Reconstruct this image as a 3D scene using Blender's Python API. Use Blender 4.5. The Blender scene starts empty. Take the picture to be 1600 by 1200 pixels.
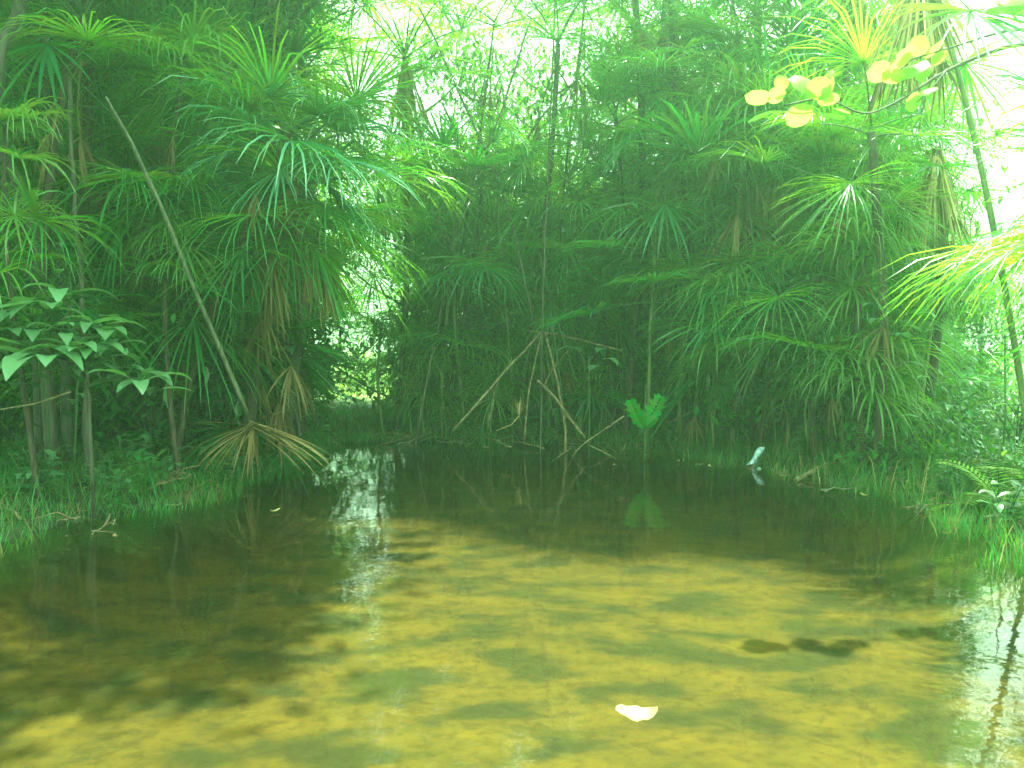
import bpy, math, random
from math import sin, cos, pi, radians as R
from mathutils import Vector as V, Matrix, noise
random.seed(7)
sc = bpy.context.scene
C = sc.collection

# ---------------------------------------------------------------- camera
CAMH, FOC, PITCH = 1.5, 1386.0, R(-2.9)
cam_d = bpy.data.cameras.new('camera'); cam = bpy.data.objects.new('camera', cam_d); C.objects.link(cam)
cam.location = (0, 0, CAMH); cam.rotation_euler = (R(90) + PITCH, 0, 0)
cam_d.sensor_width = 36; cam_d.lens = 36 * FOC / 1600; cam_d.clip_end = 2000; cam_d.clip_start = 0.05
sc.camera = cam
# ---------------------------------------------------------------- light
SUN_EL, SUN_AZ = 67, 14              # degrees; azimuth to the right of the view
w = bpy.data.worlds.new('World'); sc.world = w; w.use_nodes = True
nt = w.node_tree; bg = nt.nodes['Background']
sky = nt.nodes.new('ShaderNodeTexSky'); sky.sky_type = 'NISHITA'; sky.sun_disc = False
sky.sun_elevation = R(SUN_EL); sky.sun_rotation = R(SUN_AZ); sky.dust_density = 4.0; sky.air_density = 1.0; sky.ozone_density = 0.6
tcw = nt.nodes.new('ShaderNodeTexCoord'); nzw = nt.nodes.new('ShaderNodeTexNoise'); nzw.inputs['Scale'].default_value = 2.2
nzw.inputs['Detail'].default_value = 6
rmp = nt.nodes.new('ShaderNodeMapRange'); rmp.inputs[1].default_value = .38; rmp.inputs[2].default_value = .6
rmp.inputs[3].default_value = .25; rmp.inputs[4].default_value = .9
mxw = nt.nodes.new('ShaderNodeMix'); mxw.data_type = 'RGBA'
mxw.inputs[7].default_value = (8.5, 9.0, 8.2, 1)                     # bright thin cloud
nt.links.new(tcw.outputs['Generated'], nzw.inputs['Vector']); nt.links.new(nzw.outputs['Fac'], rmp.inputs[0])
nt.links.new(rmp.outputs[0], mxw.inputs[0]); nt.links.new(sky.outputs[0], mxw.inputs[6])
nt.links.new(mxw.outputs[2], bg.inputs['Color']); bg.inputs['Strength'].default_value = 0.14
sun_d = bpy.data.lights.new('sun', 'SUN'); sun_d.energy = 5; sun_d.angle = R(0.9); sun_d.color = (1, .96, .82)
sun = bpy.data.objects.new('sun', sun_d); C.objects.link(sun)
sd = V((sin(R(SUN_AZ)) * cos(R(SUN_EL)), cos(R(SUN_AZ)) * cos(R(SUN_EL)), sin(R(SUN_EL))))
sun.rotation_euler = sd.to_track_quat('Z', 'Y').to_euler(); sun.location = sd * 40
vs = sc.view_settings; vs.view_transform = 'Standard'; vs.look = 'None'; vs.exposure = 2.45; vs.gamma = 1.0
vs.use_white_balance = True; vs.white_balance_temperature = 6500; vs.white_balance_tint = -20
cy = sc.cycles
cy.use_denoising = True
cy.max_bounces = 10; cy.diffuse_bounces = 4; cy.glossy_bounces = 4; cy.transmission_bounces = 6; cy.volume_bounces = 1
cy.transparent_max_bounces = 12; cy.sample_clamp_indirect = 6; cy.caustics_reflective = False; cy.caustics_refractive = False

# ---------------------------------------------------------------- helpers
def PX(px, py, d):
    """world point seen at photograph pixel (px,py) at ground distance y=d"""
    x = (px - 800) / FOC; z = (600 - py) / FOC
    dy = cos(PITCH) - z * sin(PITCH); dz = sin(PITCH) + z * cos(PITCH)
    return V((x / dy * d, d, CAMH + dz / dy * d))
def PW(px, py, z=0.0):
    """point on the level z seen at the pixel"""
    x = (px - 800) / FOC; zz = (600 - py) / FOC
    dy = cos(PITCH) - zz * sin(PITCH); dz = sin(PITCH) + zz * cos(PITCH)
    t = (z - CAMH) / dz
    return V((x * t, dy * t, z))
def rnd(a, b): return random.uniform(a, b)

class MB:
    def __init__(s): s.v = []; s.f = []; s.m = []; s.sm = []
    def quadstrip(s, rows, mat=0, smooth=True):
        n = len(rows[0]); b = len(s.v)
        for r in rows: s.v.extend([tuple(p) for p in r])
        for i in range(len(rows) - 1):
            for j in range(n - 1):
                a = b + i * n + j
                s.f.append((a, a + 1, a + n + 1, a + n)); s.m.append(mat); s.sm.append(smooth)
    def tube(s, pts, rad, sides=6, mat=0, cap=True):
        b = len(s.v); n = len(pts)
        pts = [V(p) for p in pts]
        if not isinstance(rad, (list, tuple)): rad = [rad] * n
        ref = V((0.31, 0.2, 0.93))
        for i in range(n):
            t = (pts[min(i + 1, n - 1)] - pts[max(i - 1, 0)]).normalized()
            u = t.cross(ref)
            if u.length < .1: u = t.cross(V((1, 0, 0)))
            u.normalize(); w_ = t.cross(u)
            for k in range(sides):
                a = 2 * pi * k / sides
                s.v.append(tuple(pts[i] + (u * cos(a) + w_ * sin(a)) * rad[i]))
        for i in range(n - 1):
            for k in range(sides):
                k2 = (k + 1) % sides
                s.f.append((b + i * sides + k, b + i * sides + k2, b + (i + 1) * sides + k2, b + (i + 1) * sides + k))
                s.m.append(mat); s.sm.append(True)
        if cap:
            s.f.append(tuple(b + k for k in range(sides))[::-1]); s.m.append(mat); s.sm.append(False)
            s.f.append(tuple(b + (n - 1) * sides + k for k in range(sides))); s.m.append(mat); s.sm.append(False)
    def blade(s, p, d, L, wd, droop=.3, steps=4, fold=.35, side=None, mat=0, prof=None, twist=0):
        """a leaf: midrib from p along d, falling under gravity, folded along the middle"""
        d = V(d).normalized(); p = V(p); rows = []
        g = 0.0
        for i in range(steps + 1):
            t = i / steps
            dd = (d + V((0, 0, -1)) * droop * 2 * t * t).normalized()
            sd_ = (V(side) if side is not None else dd.cross(V((0, 0, 1))))
            sd_ = sd_ - dd * sd_.dot(dd)
            if sd_.length < 1e-3: sd_ = V((1, 0, 0))
            sd_.normalize(); up = sd_.cross(dd)
            if twist:
                q = Matrix.Rotation(twist * t, 3, dd); sd_ = q @ sd_; up = q @ up
            if prof: hw = prof(t) * wd * .5
            else: hw = wd * .5 * (min(1, .25 + t * 5) if t < .25 else 1) * (1 - max(0, t - .35) / .65) ** .8 + wd * .02
            rows.append([p - sd_ * hw + up * hw * fold, p, p + sd_ * hw + up * hw * fold])
            p = p + dd * (L / steps)
        s.quadstrip(rows, mat)
        return p
    def mesh(s, name, mats):
        me = bpy.data.meshes.new(name); me.from_pydata(s.v, [], s.f)
        for m in mats: me.materials.append(m)
        me.polygons.foreach_set('material_index', s.m); me.polygons.foreach_set('use_smooth', s.sm); me.update()
        return me

def link(name, me, parent=None, loc=(0, 0, 0), rot=(0, 0, 0), scl=1.0):
    o = bpy.data.objects.new(name, me); C.objects.link(o)
    o.location = loc; o.rotation_euler = rot
    o.scale = (scl, scl, scl) if not isinstance(scl, (tuple, list)) else scl
    if parent: o.parent = parent
    return o
def tag(o, label, cat, group=None, kind=None):
    o['label'] = label
    if cat: o['category'] = cat
    if group: o['group'] = group
    if kind: o['kind'] = kind
    return o
def thing(name, loc, label, cat, group=None):
    o = bpy.data.objects.new(name, None); C.objects.link(o); o.location = loc
    o.empty_display_size = .1
    return tag(o, label, cat, group)

# ---------------------------------------------------------------- materials
def newmat(name):
    m = bpy.data.materials.new(name); m.use_nodes = True; n = m.node_tree
    for x in list(n.nodes): n.nodes.remove(x)
    out = n.nodes.new('ShaderNodeOutputMaterial'); return m, n, out
def leafmat(name, base, trans=None, rough=.38, tw=.4, var=.5, spec=.5, hue=.03, mottle=6.0):
    m, n, out = newmat(name); N = n.nodes.new; Lk = n.links.new
    oi = N('ShaderNodeObjectInfo'); ge = N('ShaderNodeNewGeometry'); tc = N('ShaderNodeTexCoord')
    nz = N('ShaderNodeTexNoise'); nz.inputs['Scale'].default_value = mottle; nz.inputs['Detail'].default_value = 4
    Lk(tc.outputs['Object'], nz.inputs['Vector'])
    add = N('ShaderNodeMath'); add.operation = 'ADD'; Lk(oi.outputs['Random'], add.inputs[0]); Lk(ge.outputs['Random Per Island'], add.inputs[1])
    add2 = N('ShaderNodeMath'); add2.operation = 'ADD'; Lk(add.outputs[0], add2.inputs[0]); Lk(nz.outputs['Fac'], add2.inputs[1])
    mr = N('ShaderNodeMapRange'); mr.inputs[1].default_value = .4; mr.inputs[2].default_value = 2.4
    mr.inputs[3].default_value = 1 - var; mr.inputs[4].default_value = 1 + var; Lk(add2.outputs[0], mr.inputs[0])
    mh = N('ShaderNodeMapRange'); mh.inputs[3].default_value = .5 - hue; mh.inputs[4].default_value = .5 + hue
    Lk(ge.outputs['Random Per Island'], mh.inputs[0])
    def hsv(c):
        h = N('ShaderNodeHueSaturation'); h.inputs['Color'].default_value = (*c, 1)
        Lk(mr.outputs[0], h.inputs['Value']); Lk(mh.outputs[0], h.inputs['Hue']); return h.outputs[0]
    pb = N('ShaderNodeBsdfPrincipled'); Lk(hsv(base), pb.inputs['Base Color']); pb.inputs['Roughness'].default_value = rough
    pb.inputs['Specular IOR Level'].default_value = spec
    tr = N('ShaderNodeBsdfTranslucent'); Lk(hsv(trans or base), tr.inputs['Color'])
    mx = N('ShaderNodeMixShader'); mx.inputs[0].default_value = tw
    Lk(pb.outputs[0], mx.inputs[1]); Lk(tr.outputs[0], mx.inputs[2]); Lk(mx.outputs[0], out.inputs['Surface'])
    return m
def woodmat(name, c1, c2, scale=(3, 3, 20), rough=.8, bump=.3):
    m, n, out = newmat(name); N = n.nodes.new; Lk = n.links.new
    tc = N('ShaderNodeTexCoord'); mp = N('ShaderNodeMapping'); mp.inputs['Scale'].default_value = scale
    nz = N('ShaderNodeTexNoise'); nz.inputs['Scale'].default_value = 1.5; nz.inputs['Detail'].default_value = 8
    Lk(tc.outputs['Object'], mp.inputs[0]); Lk(mp.outputs[0], nz.inputs['Vector'])
    cr = N('ShaderNodeValToRGB'); cr.color_ramp.elements[0].position = .35; cr.color_ramp.elements[1].position = .65
    cr.color_ramp.elements[0].color = (*c1, 1); cr.color_ramp.elements[1].color = (*c2, 1)
    Lk(nz.outputs['Fac'], cr.inputs[0])
    pb = N('ShaderNodeBsdfPrincipled'); Lk(cr.outputs[0], pb.inputs['Base Color']); pb.inputs['Roughness'].default_value = rough
    bp = N('ShaderNodeBump'); bp.inputs['Strength'].default_value = bump; bp.inputs['Distance'].default_value = .01
    Lk(nz.outputs['Fac'], bp.inputs['Height']); Lk(bp.outputs[0], pb.inputs['Normal']); Lk(pb.outputs[0], out.inputs[0])
    return m
M = {}
M['fan'] = leafmat('palm_leaf_green', (.035, .14, .045), (.17, .46, .03), rough=.22, spec=.7, var=.6)
M['fine'] = leafmat('fine_palm_leaf_green', (.045, .16, .038), (.30, .58, .03), tw=.48, rough=.24, spec=.7, var=.6)
M['weep'] = leafmat('sunlit_weeping_palm_leaf', (.09, .22, .05), (.32, .60, .05), rough=.25, spec=.7)  # lighter than the other palm leaves: sunlit tone put into the colour
M['pale'] = leafmat('pale_glossy_palm_leaf', (.09, .23, .11), (.14, .40, .05), rough=.22, spec=.9, tw=.3)
M['lime'] = leafmat('young_palm_leaf', (.08, .24, .03), (.22, .52, .03), rough=.4, tw=.55, var=.3)
M['dead'] = leafmat('dead_palm_leaf', (.15, .12, .05), (.17, .13, .05), rough=.7, tw=.22, var=.45, spec=.2)
M['straw'] = leafmat('straw_palm_leaf', (.42, .34, .15), (.36, .28, .10), rough=.6, tw=.2, var=.35, spec=.3)
M['broad'] = leafmat('glossy_broad_leaf', (.11, .22, .10), (.20, .42, .08), rough=.3, tw=.3, var=.55, spec=.8)
M['bright'] = leafmat('bright_green_leaf', (.05, .36, .03), (.10, .60, .02), rough=.4, tw=.5, var=.2)
M['grape'] = leafmat('yellow_round_leaf', (.22, .40, .05), (.48, .80, .09), rough=.35, tw=.6, var=.35, hue=.02, mottle=14.0)
M['bush'] = leafmat('bush_leaf', (.035, .13, .03), (.20, .42, .03), rough=.2, spec=.7, tw=.35, var=.6)
M['crown'] = leafmat('far_tree_leaf', (.07, .14, .02), (.20, .34, .03), rough=.5, tw=.4, var=.4)
M['grass'] = leafmat('grass_blade', (.06, .18, .035), (.16, .42, .03), rough=.5, tw=.4, var=.55, hue=.05)
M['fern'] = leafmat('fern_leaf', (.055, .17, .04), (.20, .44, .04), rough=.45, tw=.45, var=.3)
M['fernlit'] = leafmat('sunlit_fern_leaf', (.26, .42, .06), (.5, .7, .07), rough=.45, tw=.5, var=.25)  # lit copy of the fern leaf, sunlight put into its colour
M['petiole'] = woodmat('green_petiole', (.035, .09, .02), (.07, .15, .04), rough=.5, bump=.05)
M['trunk'] = woodmat('fibrous_palm_trunk', (.018, .014, .008), (.075, .06, .035), scale=(30, 30, 5), bump=.8)
M['cane'] = woodmat('green_cane', (.06, .11, .025), (.16, .20, .06), scale=(8, 8, 3), rough=.5, bump=.1)
M['bark'] = woodmat('grey_bark', (.035, .035, .022), (.10, .10, .07), scale=(14, 14, 3), bump=.5)
M['stick'] = woodmat('pale_dead_wood', (.10, .075, .035), (.32, .26, .14), scale=(12, 12, 12), bump=.3)
M['drystalk'] = woodmat('grey_green_dry_stalk', (.07, .09, .05), (.19, .20, .13), scale=(20, 20, 3), rough=.55, bump=.2)

# ---------------------------------------------------------------- ground, pond bed, water
shore_px = [(-90, 880), (0, 850), (120, 815), (280, 790), (380, 752), (430, 722), (520, 694), (610, 690), (700, 692), (850, 697),
            (930, 692), (1050, 706), (1180, 728), (1300, 752), (1420, 778), (1520, 815), (1600, 850), (1680, 890)]
SH = [PW(a, b) for a, b in shore_px]
SH = [(p.x, p.y) for p in SH]
SH = [(-9, 0.6), (-7.2, 3.8)] + SH + [(6.0, 4.2), (7.5, 0.6), (3, -0.25), (-3, -0.25)]
def sdist(x, y):
    ins = False; best = 1e9; n = len(SH)
    for i in range(n):
        ax, ay = SH[i]; bx, by = SH[(i + 1) % n]
        if (ay > y) != (by > y) and x < (bx - ax) * (y - ay) / (by - ay) + ax: ins = not ins
        dx, dy = bx - ax, by - ay; t = max(0, min(1, ((x - ax) * dx + (y - ay) * dy) / (dx * dx + dy * dy)))
        d = math.hypot(x - ax - t * dx, y - ay - t * dy)
        if d < best: best = d
    return -best if ins else best
def gz(x, y):
    far = abs(x) > 22 or y > 26 or y < -14
    d = sdist(x, y) if not far else 12.0
    nz = noise.noise(V((x * .9, y * .9, 0))) * .5 + noise.noise(V((x * 2.7, y * 2.7, 4))) * .25
    if d < 0:
        t = min(1, -d / 1.05); return -(.04 + .40 * t * (2 - t)) + nz * .05 * t + .03 * (1 - t)
    t = min(1, d / 2.0); return .0 + .22 * t * (2 - t) + nz * .10 * min(1, d * 1.5) + .012
def lin(a, b, n): return [a + (b - a) * i / n for i in range(n)]
xs = lin(-90, -24, 8) + lin(-24, -10, 14) + lin(-10, 10, 100) + lin(10, 24, 14) + lin(24, 90, 8) + [90]
ys = lin(-60, -6, 8) + lin(-6, -1, 10) + lin(-1, 16, 85) + lin(16, 30, 14) + lin(30, 90, 8) + [90]
mb = MB(); mb.quadstrip([[(x, y, gz(x, y)) for x in xs] for y in ys])
m, n, out = newmat('earth_and_sand'); N = n.nodes.new; Lk = n.links.new
ge = N('ShaderNodeNewGeometry'); sx = N('ShaderNodeSeparateXYZ'); Lk(ge.outputs['Position'], sx.inputs[0])
def noisen(scale, det=6, vec=None, dist=0):
    z = N('ShaderNodeTexNoise'); z.inputs['Scale'].default_value = scale; z.inputs['Detail'].default_value = det
    z.inputs['Distortion'].default_value = dist
    Lk(vec or ge.outputs['Position'], z.inputs['Vector']); return z.outputs['Fac']
def ramp(src, stops):
    c = N('ShaderNodeValToRGB'); e = c.color_ramp.elements
    while len(e) < len(stops): e.new(.5)
    for i, (p, col) in enumerate(stops): e[i].position = p; e[i].color = (*col, 1)
    Lk(src, c.inputs[0]); return c.outputs[0]
mp = N('ShaderNodeMapping'); mp.inputs['Scale'].default_value = (.8, 1.25, 1); mp.inputs['Rotation'].default_value = (0, 0, .2)
Lk(ge.outputs['Position'], mp.inputs[0])
sand = ramp(noisen(2.6, 14, mp.outputs[0], .1), [(.38, (.014, .016, .003)), (.45, (.030, .025, .003)), (.50, (.050, .036, .0035)), (.72, (.082, .055, .0045))])
fleck = ramp(noisen(13, 12, None, .4), [(.38, (.22, .24, .2)), (.47, (.8, .8, .8)), (.6, (1.1, 1.1, 1.1))])
mm = N('ShaderNodeMix'); mm.data_type = 'RGBA'; mm.blend_type = 'MULTIPLY'; mm.inputs[0].default_value = .5
Lk(sand, mm.inputs[6]); Lk(fleck, mm.inputs[7])
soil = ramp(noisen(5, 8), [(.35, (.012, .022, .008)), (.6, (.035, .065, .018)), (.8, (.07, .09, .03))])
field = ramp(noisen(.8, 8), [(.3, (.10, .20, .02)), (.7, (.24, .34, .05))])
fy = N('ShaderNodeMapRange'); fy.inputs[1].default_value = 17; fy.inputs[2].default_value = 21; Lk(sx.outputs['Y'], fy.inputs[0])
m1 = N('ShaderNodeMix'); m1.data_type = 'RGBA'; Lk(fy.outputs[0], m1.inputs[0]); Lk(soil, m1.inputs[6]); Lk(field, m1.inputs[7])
fz = N('ShaderNodeMapRange'); fz.inputs[1].default_value = -.30; fz.inputs[2].default_value = -.10; Lk(sx.outputs['Z'], fz.inputs[0])
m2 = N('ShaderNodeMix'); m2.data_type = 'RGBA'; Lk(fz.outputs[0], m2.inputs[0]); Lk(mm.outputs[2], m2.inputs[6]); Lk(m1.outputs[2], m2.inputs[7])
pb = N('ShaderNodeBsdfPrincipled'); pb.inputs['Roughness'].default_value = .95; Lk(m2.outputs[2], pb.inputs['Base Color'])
bp = N('ShaderNodeBump'); bp.inputs['Strength'].default_value = .5; bp.inputs['Distance'].default_value = .03; Lk(noisen(9, 8), bp.inputs['Height'])
Lk(bp.outputs[0], pb.inputs['Normal']); Lk(pb.outputs[0], out.inputs[0])
tag(link('ground', mb.mesh('ground', [m])), 'sandy pond bed rising to dark earth banks and a grassy field behind', None, kind='structure')

m, n, out = newmat('pond_water'); N = n.nodes.new; Lk = n.links.new
ge = N('ShaderNodeNewGeometry'); mp = N('ShaderNodeMapping'); mp.inputs['Scale'].default_value = (1.0, .8, 1); Lk(ge.outputs['Position'], mp.inputs[0])
def wn(s, d):
    z = N('ShaderNodeTexNoise'); z.inputs['Scale'].default_value = s; z.inputs['Detail'].default_value = d; Lk(mp.outputs[0], z.inputs['Vector']); return z.outputs['Fac']
b1 = N('ShaderNodeBump'); b1.inputs['Strength'].default_value = 1; b1.inputs['Distance'].default_value = .0008; Lk(wn(14, 2), b1.inputs['Height'])
b2 = N('ShaderNodeBump'); b2.inputs['Strength'].default_value = 1; b2.inputs['Distance'].default_value = .0045; Lk(wn(2.2, 1), b2.inputs['Height']); Lk(b1.outputs[0], b2.inputs['Normal'])
gl = N('ShaderNodeBsdfGlossy'); gl.inputs['Roughness'].default_value = .02; gl.inputs['Color'].default_value = (1, 1, 1, 1); Lk(b2.outputs[0], gl.inputs['Normal'])
tr = N('ShaderNodeBsdfTransparent'); tr.inputs['Color'].default_value = (.90, .90, .62, 1)
fr = N('ShaderNodeFresnel'); fr.inputs['IOR'].default_value = 1.33; Lk(b2.outputs[0], fr.inputs['Normal'])
mx = N('ShaderNodeMixShader'); Lk(fr.outputs[0], mx.inputs[0]); Lk(tr.outputs[0], mx.inputs[1]); Lk(gl.outputs[0], mx.inputs[2]); Lk(mx.outputs[0], out.inputs[0])
mb = MB(); mb.quadstrip([[(x, y, 0) for x in (-11, -3, 4, 10)] for y in (-.6, 4, 9, 14.5)], smooth=False)
tag(link('water', mb.mesh('water', [m])), 'still clear pond water over golden sand', None, kind='structure')

# ---------------------------------------------------------------- frond meshes
def fan_mesh(name, elev, style, seed):
    """petiole from the origin out along +X rising at elev, with a fan of folded segments at its end"""
    random.seed(seed); b = MB()
    st = dict(fan=(24, .80, .034, .55, 105, .75), fine=(38, .92, .016, 1.0, 120, .6), umbrella=(26, .78, .024, 1.7, 165, .22),
              dead=(20, .55, .022, .9, 100, .6), lime=(22, .55, .034, .10, 80, .25), bigfan=(28, .95, .026, .95, 110, .45))[style]
    ns, L, wd, droop, A, pl = st
    e = R(elev); pts = []; p = V((0, 0, 0)); k = 6
    for i in range(k + 1):
        pts.append(p.copy()); ee = e - R(22) * i / k
        p = p + V((cos(ee), 0, sin(ee))) * pl / k
    b.tube(pts, [.011 - .005 * i / k for i in range(k + 1)], 4, mat=1)
    hub = pts[-1]; d0 = (pts[-1] - pts[-2]).normalized(); side = V((0, 1, 0)); up = side.cross(d0) * -1
    tilt = R(rnd(-12, 12))
    side = side * cos(tilt) + up * sin(tilt)
    dr = droop if e > R(-30) else droop * .6
    for i in range(ns):
        a = R(-A + 2 * A * i / (ns - 1) + rnd(-2.5, 2.5))
        if style == 'dead' and random.random() < .2: continue
        cup = .18 if style != 'umbrella' else .35
        dd = d0 * cos(a) + side * sin(a) + up * (cup + rnd(-.1, .1))
        if style == 'dead': dd = dd * .6 + V((0, 0, -1)) * rnd(.3, .8) + V((rnd(-.1, .1), rnd(-.15, .15), 0))
        l = L * (1 - .28 * (abs(a) / R(A)) ** 2) * rnd(.86, 1.08)
        b.blade(hub, dd, l, wd * rnd(.8, 1.2), droop=dr * rnd(.5, 1.5), steps=4 if style != 'umbrella' else 6, fold=.5, twist=rnd(-.5, .5) if random.random() < .8 else rnd(-2, 2))
    mats = {'fan': M['fan'], 'fine': M['fine'], 'umbrella': M['weep'], 'bigfan': M['pale'], 'dead': M['dead'], 'lime': M['lime']}[style]
    return b.mesh(name, [mats, M['dead'] if style == 'dead' else M['petiole']])
ELEVS = (70, 45, 20, -5, -35, -62)
FM = {}
for st_ in ('fan', 'fine', 'umbrella'):
    for e in ELEVS: FM[st_, e] = [fan_mesh('frond', e, st_, hash((len(st_), e)) % 999 + q) for q in range(2)]
for e in (45, 20, -5, -35): FM['bigfan', e] = [fan_mesh('frond', e, 'bigfan', 60 + e + q) for q in range(2)]
for e in (70, 45, 20): FM['lime', e] = [fan_mesh('frond', e, 'lime', 51 + e)]
for e in (-35, -62): FM['dead', e] = [fan_mesh('dead_frond', e, 'dead', 77 + e + q) for q in range(3)]
def near_elev(e, style):
    ks = [k[1] for k in FM if k[0] == style]; return min(ks, key=lambda k: abs(k - e))
def trunk_mesh(top, r0, r1, lean=(0, 0), mat='trunk', ringed=True, seed=0):
    random.seed(seed + 5); b = MB(); k = max(5, int(top / .25)); pts = []; rr = []
    for i in range(k + 1):
        t = i / k; z = -.15 + (top + .15) * t
        pts.append(V((lean[0] * t * t + (.03 + .018 * top) * (sin(t * 4 + seed) - sin(seed)), lean[1] * t * t + .03 * cos(t * 4 + seed), z)))
        rr.append((r0 + (r1 - r0) * t) * (rnd(.9, 1.12) if ringed else 1))
    b.tube(pts, rr, 8); return b.mesh('trunk', [M[mat]]), pts[-1]
def palm(x, y, h, nf=14, style='fine', scl=1.0, low=.45, lean=(0, 0), r=.07, dead=3, label='', group=None, e_hi=72, e_lo=-45, name='fan_palm', mat='trunk', seed=None, z0=None, yaw0=None, skirt=None):
    sd_ = seed if seed is not None else random.randint(0, 9999)
    z = gz(x, y) if z0 is None else z0
    t = thing(name, (x, y, z), label, 'palm', group)
    me, top = trunk_mesh(h, r, r * .75, lean, mat, seed=sd_)
    link('trunk', me, t); random.seed(sd_)
    y0 = rnd(0, 6.28) if yaw0 is None else yaw0
    for i in range(nf):
        f = i / max(1, nf - 1); e = e_hi + (e_lo - e_hi) * f + rnd(-8, 8); k = near_elev(e, style)
        me = random.choice(FM[style, k])
        off = V((0, 0, .05 - .25 * f))
        if low < 1 and i > nf * .35:
            hh_ = 1 - (1 - low) * random.random(); off = V((lean[0] * (hh_ ** 2 - 1), lean[1] * (hh_ ** 2 - 1), h * (hh_ - 1)))
        link('frond', me, t, top + off, (R(rnd(-10, 10)), R(e * 0 + (k - e) * .6), y0 + i * 2.39996 + rnd(-.3, .3)), scl * rnd(.85, 1.15))
    if skirt:
        n_, L_, an_, mt_ = skirt; b = MB()
        for i in range(n_):
            a = rnd(0, 6.28); q = math.tan(R(an_)) * rnd(.15, 1)
            b.blade((rnd(-.03, .03), rnd(-.03, .03), rnd(-.12, .02)), (cos(a) * q, sin(a) * q, -1), L_ * rnd(.6, 1.1), .022 * rnd(.6, 1.4), droop=.12, steps=5, fold=.5, twist=rnd(-2, 2), mat=random.choice((0, 0, 1)))
        link('dead_skirt', b.mesh('dead_skirt', [M[mt_], M['dead']]), t, top)
    for i in range(dead):
        me = random.choice(FM['dead', random.choice((-62, -62, -35))]); hh_ = rnd(.35, 1) if i > dead * .5 and low < 1 else 1
        link('dead_frond', me, t, top + V((lean[0] * (hh_ ** 2 - 1), lean[1] * (hh_ ** 2 - 1), h * (hh_ - 1))) + V((0, 0, -.15 - rnd(0, .25))), (0, R(rnd(-8, 18)), rnd(0, 6.28)), scl * rnd(.8, 1.1))
    return t
def palm_px(px, py, d, **k):
    if k.get('mat') == 'cane' or k.get('style') == 'lime' or k.get('nf', 0) < 9: k['low'] = 1
    else: k['nf'] = int(k['nf'] * 1.6); k['r'] = k['r'] * .65; k.setdefault('lean', (random.uniform(-.5, .5), random.uniform(-.4, .1)))
    if True: pass
    """a palm whose crown centre shows at pixel (px,py), standing at ground distance d"""
    ln = k.get('lean', (0, 0)); d0 = d
    while True:
        p = PX(px, py, d); g = gz(p.x - ln[0], p.y - ln[1])
        if sdist(p.x - ln[0], p.y - ln[1]) > .2: break
        d += .1
    k['scl'] = k.get('scl', 1) * d / d0
    return palm(p.x - ln[0], p.y - ln[1], p.z - g, **k)
# ================================================================ the prominent palms
palm_px(455, 262, 9.2, skirt=(110, 1.5, 22, 'dead'), low=.85, nf=17, style='fine', scl=1.35, lean=(.8, -.75), r=.11, dead=9, seed=31, e_hi=60, e_lo=-50, label='big dark fan palm with broad spiky crown and brown hanging skirt')
palm_px(432, 205, 8.7, nf=11, style='bigfan', scl=1.0, r=.06, dead=2, seed=36, lean=(1.25, -.6), e_hi=45, e_lo=-35, low=1, label='leaning palm with pale glossy arching blades spread above the leaning stick')
for q, (a_, b_, d_) in enumerate([(1120, 470, 11.2), (1010, 330, 11.6), (1085, 250, 11.8), (905, 350, 12.0), (800, 250, 12.3), (1240, 420, 10.8), (1330, 250, 9.8), (690, 250, 11.6), (1150, 180, 11.2)]):
    palm_px(a_, b_, d_, nf=6, style='umbrella', scl=.8 + .12 * (q % 3), r=.025, dead=0, seed=60 + q, e_hi=45, e_lo=-35, mat='cane', group='light green weeping palms at the front of the thicket', label='light green weeping palm on a slim cane at the front of the thicket')
palm_px(235, 170, 9.8, skirt=(90, 1.5, 18, 'dead'), nf=16, style='fine', scl=1.4, r=.08, dead=7, seed=5, label='tall dark palm behind the leaning stick with brown dead fronds hanging')
palm_px(30, 195, 7.6, nf=9, style='umbrella', scl=.85, r=.04, dead=1, seed=8, e_hi=30, e_lo=-30, label='small drooping fan palm at the left edge above the curved trunks')
palm_px(285, 95, 8.8, nf=10, style='umbrella', scl=.9, r=.04, dead=1, seed=9, e_hi=50, e_lo=-40, label='slim palm with drooping leaf fans high on the left')
palm_px(385, 122, 8.9, nf=8, style='umbrella', scl=.7, r=.03, dead=0, seed=10, e_hi=50, e_lo=-40, label='slim palm with small pale leaf fans above the big spiky palm')
palm_px(735, 300, 12.2, nf=13, style='fan', scl=1.0, r=.05, dead=2, seed=11, label='dark palm with star shaped fans in the middle of the thicket')
palm_px(958, 175, 10.3, nf=5, style='lime', scl=1.15, r=.035, dead=0, seed=12, e_hi=74, e_lo=40, label='young palm with a glowing yellow green upright fan in the upper middle')
palm_px(1062, 120, 11.3, nf=13, style='fine', scl=1.15, r=.035, dead=0, seed=13, e_hi=76, e_lo=-10, mat='cane', label='papyrus like palm with a dark round burst of thin blades on a straight stalk')
palm_px(725, 422, 11.4, nf=7, style='umbrella', scl=.95, r=.03, dead=0, seed=14, e_hi=30, e_lo=-25, mat='cane', label='weeping palm with pale arching leaves left of the dead stick tripod')
palm_px(600, 505, 11.6, nf=5, style='umbrella', scl=.85, r=.025, dead=0, seed=15, e_hi=20, e_lo=-35, mat='cane', label='low palm with few long drooping leaves above the dark inlet')
palm_px(1070, 424, 11.0, nf=6, style='umbrella', scl=.8, r=.03, dead=0, seed=16, e_hi=30, e_lo=-20, mat='cane', label='small weeping palm with a bright umbrella of leaves above the bright green leaf')
palm_px(1440, 425, 9.6, nf=5, style='umbrella', scl=.75, r=.03, dead=0, seed=17, e_hi=25, e_lo=-20, mat='cane', label='small umbrella shaped palm under the brown cone of dead fronds')
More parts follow.
